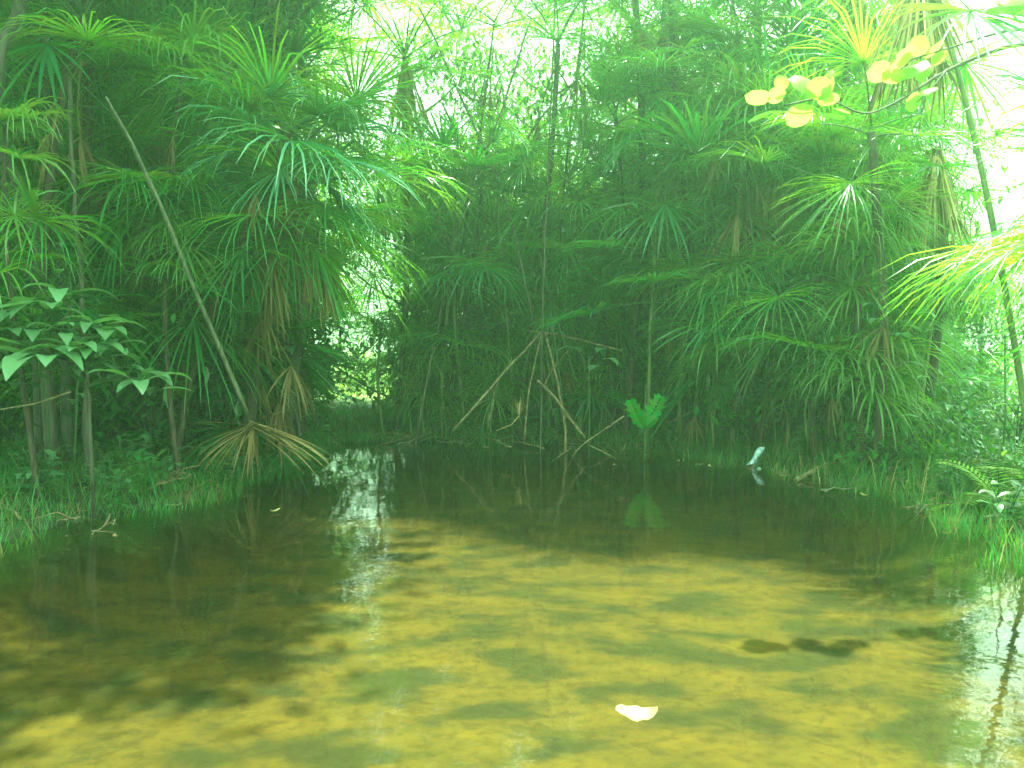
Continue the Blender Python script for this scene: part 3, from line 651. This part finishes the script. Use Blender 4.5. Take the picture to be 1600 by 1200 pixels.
for (a, c, d, L, nl) in ros:
    p = T(a, c, d); y0 = rnd(0, 6.28); nl = int(nl * 1.0)
    for k in range(nl):
        b = MB(); an = y0 + 6.283 * k / nl + rnd(-.3, .3)
        b.tube([(0, 0, 0), (cos(an) * .03, sin(an) * .03, .015)], .003, 4, mat=1)
        b.blade((cos(an) * .03, sin(an) * .03, .015), (cos(an), sin(an), rnd(-.1, .4)), L * rnd(.85, 1.3), L * rnd(.38, .48), droop=rnd(.35, .95), steps=7, fold=.22, prof=lance)
        link('leaf', b.mesh('leaf', [M['broad'], M['petiole']]), t, p + V((rnd(-.06, .06), rnd(-.06, .06), rnd(-.09, .05))), scl=1.25)
# climber leaves up on the left
def leafy(name, cx, cy, d, n, L, spread, label, mat='broad', cat='plant', seed=1, drop=(.4, 1.0), dirz=(.0, .6), frac=.42):
    random.seed(seed); c0 = PX(cx, cy, d); g = gz(c0.x, c0.y)
    t = thing(name, (c0.x, c0.y, g), label, cat); b = MB(); h = max(.08, c0.z - g)
    q = [V((0, 0, -.03)), V((rnd(-.06, .06), rnd(-.05, .05), h * .5)), V((0, 0, h))]
    b.tube(q, [.010, .008, .005], 6)
    cs = []
    for k in range(n):
        e = V((rnd(-spread, spread), rnd(-spread, spread), h + rnd(-spread, spread) * .8)); s_ = V((0, 0, h * rnd(.75, .98)))
        b.tube([s_, (s_ + e) / 2 + V((0, 0, .05)), e], [.005, .004, .003], 4); cs.append((e, (e - s_)))
    link('stem', b.mesh('stem', [M['petiole']]), t)
    for e, dd in cs:
        b2 = MB(); a = math.atan2(dd.y, dd.x)
        b2.blade((0, 0, 0), (cos(a), sin(a), rnd(*dirz)), L * rnd(.7, 1.2), L * frac, droop=rnd(*drop), steps=6, fold=.2, prof=lance)
        link('leaf', b2.mesh('leaf', [M[mat]]), t, e)
    return t
leafy('climbing_plant', 70, 385, 8.0, 12, .16, .35, 'leafy climber on the curved trunks at the far left')
leafy('climbing_plant', 105, 395, 8.1, 8, .14, .25, 'smaller leafy climber right of the curved trunks at the far left', seed=2)
leafy('broadleaf_plant', 448, 555, 10.9, 6, .34, .18, 'plant with long hanging pale leaves beside the dark inlet', seed=3, drop=(1.2, 1.8))
leafy('broadleaf_plant', 290, 500, 9.6, 7, .22, .25, 'dark leaved plant just left of the leaning stick', seed=4)
leafy('broadleaf_plant', 920, 560, 11.3, 5, .34, .2, 'plant with a broad pale green leaf right of the stick tripod', seed=5)
leafy('broadleaf_plant', 1262, 595, 10.0, 7, .24, .25, 'plant with shiny pale leaf tips at the foot of the right thicket', seed=6)
leafy('broadleaf_plant', 1400, 495, 9.2, 9, .26, .3, 'plant with broad glossy leaves below the small umbrella palm', seed=7)
leafy('broadleaf_plant', 1445, 500, 9.0, 7, .26, .25, 'second glossy leaved plant below the small umbrella palm nearer the edge', seed=8)
leafy('broadleaf_plant', 1500, 610, 8.2, 9, .2, .35, 'low leafy plant on the right bank under the big pale leaf', seed=9)
leafy('broadleaf_plant', 1585, 640, 7.8, 9, .22, .3, 'low leafy plant at the right edge behind the yellow fern', seed=10)
leafy('broadleaf_plant', 1340, 560, 9.5, 9, .2, .35, 'dark leafy plant right of the shiny leaf tips', seed=21)
# big pale arching leaf at the right edge
c0 = gp(1570, 8.3); t = thing('elephant_ear', c0, 'plant with a huge pale arching leaf at the right edge', 'plant')
b = MB(); hp = PX(1570, 524, 8.3) - c0
b.tube([(0, 0, 0), (.02, 0, hp.z * .5), hp], [.014, .011, .008], 6); link('stem', b.mesh('stem', [M['petiole']]), t)
for (dx, dz, L, wd) in ((1, .15, .42, .22), (-1, .10, .38, .14), (.3, .3, .3, .16)):
    b = MB(); b.blade((0, 0, 0), (dx, -.25, dz), L, wd, droop=.55, steps=8, fold=.12, prof=lance); link('leaf', b.mesh('leaf', [M['broad']]), t, hp)

# ================================================================ bright green lobed leaf in the middle
c0 = gp(1008, 11.0); t = thing('bright_leaf_plant', c0, 'vivid bright green lobed leaf like open wings over the water', 'plant')
b = MB(); hp = PX(1008, 670, 10.9) - c0; b.tube([(0, 0, -.02), hp], [.008, .006], 6); link('stem', b.mesh('stem', [M['petiole']]), t)
def jag(t): return max(.03, math.sin(pi * t ** .7) ** .7 * (.8 + .3 * ((t * 5) % 1)))
for (a, c) in ((986, 628), (1032, 622), (994, 650), (1026, 652)):
    e = PX(a, c, 10.7) - c0 - hp; b = MB(); L_ = e.length
    side = V((-e.z, .2, e.x)).normalized()
    b.tube([(0, 0, 0), e * .5, e * .9], .003, 4, mat=1)
    for i in range(9):
        f = .08 + .9 * i / 8
        for s_ in (-1, 1): b.blade(e * f, side * s_ + e.normalized() * .9, L_ * .42 * .62 * math.sin(pi * (.2 + .62 * f)) * (.8 + .35 * (i % 2)) + .02, L_ * .10, droop=.05, steps=4, fold=.15, side=(-(side * s_ + e.normalized() * .9).z, .1, (side * s_ + e.normalized() * .9).x), prof=lance)
    link('leaf', b.mesh('leaf', [M['bright'], M['petiole']]), t, hp)

# ================================================================ ferns
def fern_mesh(L, seed, mat, elev=50, npin=16, pw=.30):
    random.seed(seed); b = MB(); e = R(elev); p = V((0, 0, 0)); st = 12; pts = []
    for i in range(st + 1): pts.append(p.copy()); ee = e - R(75) * i / st; p = p + V((cos(ee), 0, sin(ee))) * L / st
    b.tube(pts, [.004 - .00025 * i for i in range(st + 1)], 4, mat=1)
    for i in range(npin):
        f = .15 + .83 * i / (npin - 1); q = f * st; k = min(st - 1, int(q)); c = pts[k].lerp(pts[k + 1], q - k); tg = (pts[k + 1] - pts[k]).normalized()
        l = L * pw * math.sin(pi * (f * .85 + .1)) * rnd(.9, 1.1)
        for s_ in (-1, 1): b.blade(c, V((0, s_, 0)) + tg * .35, l, L * .035 + .004, droop=.15, steps=2, fold=.1)
    return b.mesh('frond', [mat, M['petiole']])
FE = {k: [fern_mesh(.5, 800 + e, M[k], e) for e in (70, 45, 20)] for k in ('fern', 'fernlit')}
def fern(px, py, d, n, s, mat, label, seed, group=None, xy=None):
    random.seed(seed)
    if xy: x, y = xy
    else: p = PW(px, py, .12); x, y = p.x, p.y
    t = thing('fern', (x, y, gz(x, y) - .01), label, 'fern', group); y0 = rnd(0, 6)
    for i in range(n): link('frond', FE[mat][i % 3], t, (0, 0, 0), (0, 0, y0 + i * 2.4), s * rnd(.8, 1.15))
    return t
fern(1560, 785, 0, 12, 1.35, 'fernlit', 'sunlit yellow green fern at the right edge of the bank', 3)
fern(205, 722, 0, 7, .6, 'fern', 'small pale fern right of the broadleaf shrub stem', 4)
fern(1375, 690, 0, 9, 1.1, 'fern', 'feathery fern in the dark below the glossy leaved plants', 5)
fern(1500, 705, 0, 9, 1.0, 'fern', 'arching fern between the grass tuft and the yellow fern', 6)
random.seed(91)
k = 0
while k < 34:
    x = rnd(-7, 7.5); y = rnd(6, 13)
    if not .15 < sdist(x, y) < 2.4: continue
    fern(0, 0, 0, 7, rnd(.6, 1.2), 'fern', 'green fern growing low on the shaded bank', 900 + k, 'ferns along the banks', (x, y)); k += 1

# ================================================================ sea grape tree, its branches entering at the top right
SG = 1.22; c0 = V((6.0, 8.0, gz(6.0, 8.0)))
t = thing('sea_grape_tree', c0, 'tree at the right whose branches carry glowing yellow round leaves', 'tree')
def S(px, py, d): return PX(px, py, d * SG) - c0
b = MB(); b.tube([(0, 0, -.1), (.05, 0, 1.4), (-.02, .1, 2.9), (.0, 0, 4.1), (.1, -.1, 5.6)], [.09, .075, .06, .05, .03], 9); link('trunk', b.mesh('trunk', [M['bark']]), t)
BR = [[(0, 0, 3.8), S(1600, 60, 6.2), S(1480, 108, 6.0), S(1405, 158, 5.9), S(1362, 178, 5.9), S(1335, 175, 5.9), S(1290, 150, 5.85), S(1225, 165, 5.8)],
      [(0, 0, 4.0), S(1590, 40, 6.3), S(1485, 75, 6.2), S(1430, 90, 6.2), S(1385, 112, 6.1)],
      [(0, 0, 4.3), S(1640, -40, 6.2), S(1590, 0, 6.0), S(1560, 20, 5.9)],
      [S(1290, 150, 5.85), S(1275, 130, 5.8), S(1262, 140, 5.8)], [S(1480, 108, 6.0), S(1455, 140, 5.9), S(1432, 160, 5.9)]]
for br in BR:
    b = MB(); q = []
    for i in range(len(br) - 1):
        for k in range(4): q.append(V(br[i]).lerp(V(br[i + 1]), k / 4))
    q.append(V(br[-1])); n_ = len(q)
    for z in range(2): q = [q[0]] + [(q[i - 1] + q[i] * 2 + q[i + 1]) / 4 for i in range(1, n_ - 1)] + [q[-1]]
    r0 = .022 if len(br) > 3 else .006
    b.tube(q, [r0 * (1 - .75 * min(1, i / (n_ * .5))) + .002 for i in range(n_)], 6); link('branch', b.mesh('branch', [M['bark']]), t)
def disc(px, py, d, wpx, hpx, rot=0, tip=0):
    """round leaf seen at about wpx by hpx pixels: a cupped oval sheet tilted out of the view plane"""
    b = MB(); s_ = d * SG / FOC; rw = wpx * s_ / 2; rows = []
    tiltf = min(1, hpx / wpx)
    ta = math.acos(max(.05, tiltf)) * random.choice((-1, 1)); ca, sa = cos(R(rot)), sin(R(rot))
    for i in range(7):
        u = -1 + 2 * i / 6; row = []
        hw = math.sqrt(max(.0, 1 - u * u)) * (.92 if abs(u) < 1 else 0) + .03
        for j in range(7):
            v_ = (-1 + 2 * j / 6) * hw
            x_, z_ = u * rw, v_ * rw; yv = (u * u + v_ * v_) * rw * .22 + .02 * rw * sin(5 * u)
            X = x_; Z = z_ * cos(ta) - yv * sin(ta); Y = z_ * sin(ta) + yv * cos(ta)
            row.append((X * ca - Z * sa, Y, X * sa + Z * ca))
        rows.append(row)
    b.quadstrip(rows); link('leaf', b.mesh('leaf', [M['grape']]), t, S(px, py, d))
random.seed(3)
for a in [(1184, 156, 5.8, 40, 14, -8), (1214, 150, 5.8, 30, 22, 10), (1222, 128, 5.85, 24, 24, 60), (1258, 128, 5.8, 48, 36, -20), (1280, 140, 5.75, 40, 30, -15), (1250, 183, 5.8, 44, 30, 5), (1187, 178, 5.8, 44, 9, 25),
          (1210, 178, 5.8, 24, 9, 40), (1296, 133, 5.8, 34, 26, 60), (1294, 158, 5.8, 34, 12, -5), (1303, 178, 5.8, 40, 18, -4), (1288, 122, 5.8, 36, 8, 60), (1316, 170, 5.8, 30, 8, -18),
          (1375, 114, 6.1, 38, 28, 5), (1395, 122, 6.1, 36, 14, -15), (1410, 100, 6.1, 40, 16, 30), (1425, 105, 6.1, 50, 22, 38), (1437, 72, 6.2, 34, 32, 0), (1462, 80, 6.2, 36, 12, 35), (1470, 92, 6.2, 28, 16, 20),
          (1418, 84, 6.1, 34, 10, 20), (1442, 112, 6.1, 30, 14, 60), (1430, 160, 5.9, 32, 26, 40), (1448, 140, 5.9, 34, 12, 25), (1560, 12, 5.9, 40, 24, 10), (1585, 22, 5.9, 40, 22, -40), (1578, -2, 5.9, 44, 26, 10), (1597, 6, 5.9, 36, 24, 70), (1548, 2, 5.9, 30, 14, 20)]:
    disc(*a)
for i in range(46):                       # the rest of the crown, above and beside the frame
    a = (rnd(1610, 1900), rnd(-420, 160), rnd(5.8, 7.2), rnd(34, 48), rnd(12, 40), rnd(0, 180)); disc(*a)

# ================================================================ things on the water
def afloat(name, px, py, L, wd, rot, mat, label, curl=.02, group=None):
    p = PW(px, py, .006); b = MB(); rows = []
    for i in range(9):
        u = i / 8; hw = wd / 2 * max(.04, math.sin(pi * (u * .92 + .04)) ** .6) * (1 + .15 * sin(u * 17)); z = .004 + curl * (u - .5) ** 2 * 4 * (.6 + .4 * sin(u * 7))
        rows.append([(L * (u - .5), hw * k, z + curl * .5 * k * k) for k in (-1, -.5, 0, .5, 1)])
    b.quadstrip(rows); o = link(name, b.mesh(name, [mat]), loc=p, rot=(0, 0, rot)); return tag(o, label, 'leaf', group)
mfl = leafmat('cream_dry_leaf', (.22, .165, .08), (.2, .15, .07), rough=.6, tw=.15, var=.15)
afloat('floating_leaf', 995, 1122, .165, .135, -.12, mfl, 'large cream dry leaf floating near the bottom of the picture', .03)
afloat('floating_leaf', 1509, 805, .14, .05, .1, mfl, 'small yellow leaf floating by the right bank below the grass')
afloat('floating_leaf', 1597, 822, .10, .06, .4, mfl, 'tiny pale leaf floating at the right edge')
afloat('floating_leaf', 270, 791, .16, .03, .1, M['straw'], 'narrow straw leaf floating at the edge of the left bank')
afloat('floating_leaf', 1398, 770, .16, .03, .0, mfl, 'narrow pale leaf lying below the end of the fallen frond')
afloat('floating_leaf', 1395, 757, .10, .06, .8, mfl, 'small curled white leaf above the narrow pale one')
afloat('floating_leaf', 1560, 765, .16, .06, .3, mfl, 'dry pinkish leaf below the yellow fern')
afloat('floating_leaf', 1145, 706, .06, .05, 0, mfl, 'first tiny white petal on the floating weed left of the plastic scrap')
afloat('floating_leaf', 1128, 716, .06, .05, 0, mfl, 'white petal at the lower edge of the floating weed')
afloat('floating_leaf', 1151, 721, .09, .03, 0, mfl, 'long white petal just left of the plastic scrap')
# twigs lying along the waterline
TW = []
for i in range(5):
    random.seed(870 + i); b = MB(); q = [V((-.3, 0, .01))]; L_ = rnd(.5, 1.0)
    for j in range(7): q.append(q[-1] + V((L_ / 7, rnd(-.04, .04), rnd(-.02, .035))))
    b.tube(q, [.011 - .0012 * j for j in range(8)], 6)
    for j in (2, 4, 5): b.tube([q[j], q[j] + V((rnd(.05, .14), rnd(-.12, .12), rnd(.0, .1))), q[j] + V((rnd(.14, .25), rnd(-.2, .2), rnd(.0, .12)))], [.005, .004, .002], 4)
    TW.append(b.mesh('fallen_twig', [M['drystalk' if i % 2 else 'stick']]))
random.seed(66); k = 0
while k < 46:
    x = rnd(-4.2, 5.2); y = rnd(6.5, 13); d = sdist(x, y)
    if not -.35 < d < .5 or (x < -2 and random.random() < .6): continue
    o = link('fallen_twig', TW[k % 5], loc=(x, y, max(.005, gz(x, y)) + .01), rot=(0, R(rnd(-14, 4)), rnd(0, 6.28)), scl=rnd(.5, 1.15)); k += 1
    tag(o, 'crooked dry twig lying along the waterline', 'twig', 'twigs fallen along the waterline')
for i in range(9):
    p = [(900, 700), (1040, 690), (1130, 702), (1330, 742), (700, 684), (640, 680), (1480, 790), (1230, 735), (330, 770)][i]; random.seed(i + 40)
    w_ = PW(*p); o = link('dead_palm_leaf', FM['dead', -35][i % 3], loc=(w_.x, w_.y, .12), rot=(R(rnd(-20, 20)), R(-32 + rnd(-6, 6)), rnd(0, 6.28)), scl=rnd(.55, .8))
    tag(o, 'brown dead palm leaf lying at the edge of the water', 'dead frond', 'dead palm leaves lying along the waterline')
for i, (a_, c_) in enumerate([(1010, 712), (1060, 722), (1225, 745), (1290, 770), (1350, 775), (1440, 800), (960, 728), (760, 700), (430, 800), (180, 840), (1480, 835), (1110, 730)]):
    afloat('floating_leaf', a_, c_, .07 + .02 * (i % 3), .035, i * 1.3, M['straw'] if i % 3 else mfl, 'tiny dry leaf fleck floating near the edge of the water', group='leaf flecks floating along the banks')
# plastic scrap
m, n, out = newmat('pale_blue_plastic'); N = n.nodes.new
pb = N('ShaderNodeBsdfPrincipled'); nz = N('ShaderNodeTexNoise'); nz.inputs['Scale'].default_value = 14
cr = N('ShaderNodeValToRGB'); cr.color_ramp.elements[0].color = (.28, .55, .60, 1); cr.color_ramp.elements[1].color = (.80, .86, .95, 1); cr.color_ramp.elements[0].position = .4; cr.color_ramp.elements[1].position = .6
n.links.new(nz.outputs['Fac'], cr.inputs[0]); n.links.new(cr.outputs[0], pb.inputs['Base Color']); pb.inputs['Roughness'].default_value = .2; n.links.new(pb.outputs[0], out.inputs[0])
p0 = PW(1172, 728); b = MB(); rows = []
for i in range(9):
    u = i / 8; c = V((.0 + .14 * u ** 1.3, 0, -.03 + .24 * u)); hw = .045 * (1 - .2 * u) + .012 * sin(u * 9)
    rows.append([c + V((hw * cos(a) + .01 * sin(3 * a + u * 5), hw * .6 * sin(a), .012 * cos(2 * a + u * 8))) for a in [j * 6.28318 / 10 for j in range(11)]])
b.quadstrip(rows)
rows = [[c * 1.0 for c in rows[-1]], [V((.15, 0, .225)) + (c - V((.14, 0, .21))) * .35 for c in rows[-1]]]; b.quadstrip(rows)
tag(link('plastic_scrap', b.mesh('plastic_scrap', [m]), loc=p0), 'pale blue and white scrap of plastic sticking up from the water on the right', 'litter')
b = MB()
for r_ in range(1): 
    rows = []
    for i in range(7):
        th = pi * i / 6; rows.append([V((.028 * sin(th) * cos(a), .028 * sin(th) * sin(a), .018 * cos(th) + .006)) for a in [j * 6.28318 / 10 for j in range(11)]])
    b.quadstrip(rows)
tag(link('bottle_top', b.mesh('bottle_top', [m]), loc=PW(1186, 733)), 'small white cap floating below the plastic scrap', 'litter')

# ================================================================ grass
def grass_obj(name, label, cond, count, L, wd, seed, mats, bounds, lean=.5):
    random.seed(seed); b = MB(); k = 0; tries = 0
    while k < count and tries < count * 30:
        tries += 1
        x = rnd(bounds[0], bounds[1]); y = rnd(bounds[2], bounds[3]); d = sdist(x, y)
        if not cond(x, y, d): continue
        cl = .5 + .5 * noise.noise(V((x * 1.6, y * 1.6, seed)))
        if random.random() > .25 + cl: continue
        z = max(gz(x, y), -.02); a = rnd(0, 6.28); l = L * rnd(.4, 1.2) * (.6 + .7 * cl) * (2.2 if random.random() < .12 else 1)
        b.blade((x, y, z - .01), (cos(a) * lean, sin(a) * lean, 1), l, wd * rnd(.6, 1.3), droop=rnd(.2, 1.1), steps=3, fold=.3, mat=0 if random.random() < .9 else len(mats) - 1); k += 1
    return tag(link(name, b.mesh(name, mats)), label, None, kind='stuff')
grass_obj('grass', 'short soft grass covering the left bank', lambda x, y, d: -.4 * (.5 + noise.noise(V((x * 1.3, y * 1.3, 5)))) - .05 < d < 3, 17000, .19, .008, 1, [M['grass'], M['dead']], (-7.5, -1.6, 4.5, 13))
grass_obj('grass', 'wispy green grass along the right bank', lambda x, y, d: -.5 * (.5 + noise.noise(V((x * 1.3, y * 1.3, 9)))) - .08 < d < 2.2, 19000, .24, .007, 2, [M['grass'], M['straw']], (1.2, 8, 4.5, 13))
grass_obj('grass', 'sparse grass at the foot of the far thicket', lambda x, y, d: -.05 < d < 3, 5000, .22, .010, 3, [M['grass'], M['dead']], (-3, 3.5, 10.5, 15))
grass_obj('grass', 'sunny grass of the field behind the palms', lambda x, y, d: True, 7000, .5, .03, 4, [M['crown'], M['grass']], (-16, 16, 19, 27))
HB = []
for i in range(4):
    random.seed(950 + i); b = MB()
    for k in range(5 + i):
        a = rnd(0, 6.28); h = rnd(.12, .34); e = V((cos(a) * rnd(.03, .14), sin(a) * rnd(.03, .14), h)); b.tube([(0, 0, 0), e * .5 + V((0, 0, .03)), e], .003, 4, mat=1)
        for q in range(5):
            aa = rnd(0, 6.28); f = rnd(.4, 1); b.blade(e * f, (cos(aa), sin(aa), rnd(-.1, .6)), rnd(.05, .14), rnd(.02, .06), droop=rnd(.3, 1), steps=3, fold=.2, prof=lance)
    HB.append(b.mesh('bank_weed', [M['broad'] if i % 2 else M['fern'], M['petiole']]))
random.seed(61); k = 0
while k < 170:
    x = rnd(-7, 7.5); y = rnd(4.5, 13); d = sdist(x, y)
    if not 0.0 < d < (2.2 if abs(x) > 2.5 else 1.2): continue
    if abs(x) > .62 * y: continue
    o = link('bank_weed', HB[k % 4], loc=(x, y, gz(x, y) - .01), rot=(R(rnd(-15, 15)), R(rnd(-15, 15)), rnd(0, 6.28)), scl=rnd(.7, 1.5)); k += 1
    tag(o, 'small leafy weed growing out of the bank grass', 'weed', 'weeds on the banks')
# floating weed mat
random.seed(8); b = MB()
for i in range(1500):
    px = rnd(845, 1215); py = 652 + (px - 845) * .14 + abs(random.gauss(0, 1)) * 16 + rnd(-4, 10)
    if py > 735: continue
    p = PW(px, max(690, py)); a = rnd(0, 6.28)
    b.blade((p.x, p.y, .004), (cos(a), sin(a) * .5, rnd(.02, .5)), rnd(.08, .3), .008, droop=rnd(.1, .5), steps=3, fold=.3, mat=0 if random.random() < .8 else 1)
tag(link('floating_weed', b.mesh('floating_weed', [M['grass'], M['straw']])), 'thin green weed and straw floating along the far edge of the water', None, kind='stuff')
# leaf litter on the banks and bed
random.seed(18); b = MB(); k = 0
while k < 1500:
    x = rnd(-6, 6); y = rnd(2.5, 13); d = sdist(x, y)
    if d > 1.5 or d < -.25: continue
    z = gz(x, y) + .008; a = rnd(0, 6.28); b.blade((x, y, z), (cos(a), sin(a), rnd(0, .2)), rnd(.04, .14), rnd(.015, .04), droop=.05, steps=2, fold=.2); k += 1
tag(link('leaf_litter', b.mesh('leaf_litter', [M['dead']])), 'brown dead leaves scattered on the banks and pond bed', None, kind='stuff')
# hero grass tufts
def tuft(px, py, n, L, wd, label, mat='lime', seed=0):
    random.seed(seed); p = PW(px, py); z = gz(p.x, p.y); b = MB()
    for i in range(n):
        a = rnd(0, 6.28); l_ = rnd(.15, .6); b.blade((rnd(-.05, .05), rnd(-.05, .05), 0), (cos(a) * l_, sin(a) * l_, 1), L * rnd(.5, 1.1), wd, droop=rnd(.1, .8), steps=6, fold=.4, twist=rnd(-1, 1))
    return tag(link('grass_tuft', b.mesh('grass_tuft', [M[mat]]), loc=(p.x, p.y, z)), label, 'grass tuft')
tuft(1460, 755, 14, .55, .020, 'tall tuft of bright broad grass blades on the right bank', seed=1)
tuft(1408, 742, 7, .40, .016, 'small tuft with one pale arching blade beside the fallen frond', seed=2)
tuft(1540, 770, 14, .35, .010, 'fine short tuft left of the yellow fern', 'grass', seed=3)
for q, (a_, c_) in enumerate([(930, 694), (1085, 712), (1150, 722), (1220, 736), (1290, 750), (1350, 764), (760, 695)]):
    o = tuft(a_, c_, 22, .42, .011, 'grass tuft drooping into the water along the far bank', 'grass', seed=20 + q); o['group'] = 'grass tufts drooping along the far bank'
tuft(985, 690, 16, .45, .010, 'thin dark tuft beside the bright green lobed leaf', 'grass', seed=4)
tuft(60, 740, 16, .4, .014, 'dark grass tuft at the lower left bank', 'grass', seed=5)

# ================================================================ haze volume added in place of lens glare
b = MB(); X0, X1, Y0, Y1, Z0, Z1 = -95, 95, -65, 95, -1.6, 11.5
vv = [(x, y, z) for x in (X0, X1) for y in (Y0, Y1) for z in (Z0, Z1)]
b.v = vv; b.f = [(0, 1, 3, 2), (4, 6, 7, 5), (0, 4, 5, 1), (2, 3, 7, 6), (0, 2, 6, 4), (1, 5, 7, 3)]; b.m = [0] * 6; b.sm = [False] * 6
m, n, out = newmat('haze'); pv = n.nodes.new('ShaderNodeVolumePrincipled'); pv.inputs['Color'].default_value = (.58, 1.0, .62, 1)
pv.inputs['Density'].default_value = .010; pv.inputs['Anisotropy'].default_value = .84; n.links.new(pv.outputs[0], out.inputs['Volume'])
tag(link('haze', b.mesh('haze', [m])), 'bright green tinted haze added in place of lens glare', None, kind='stuff')
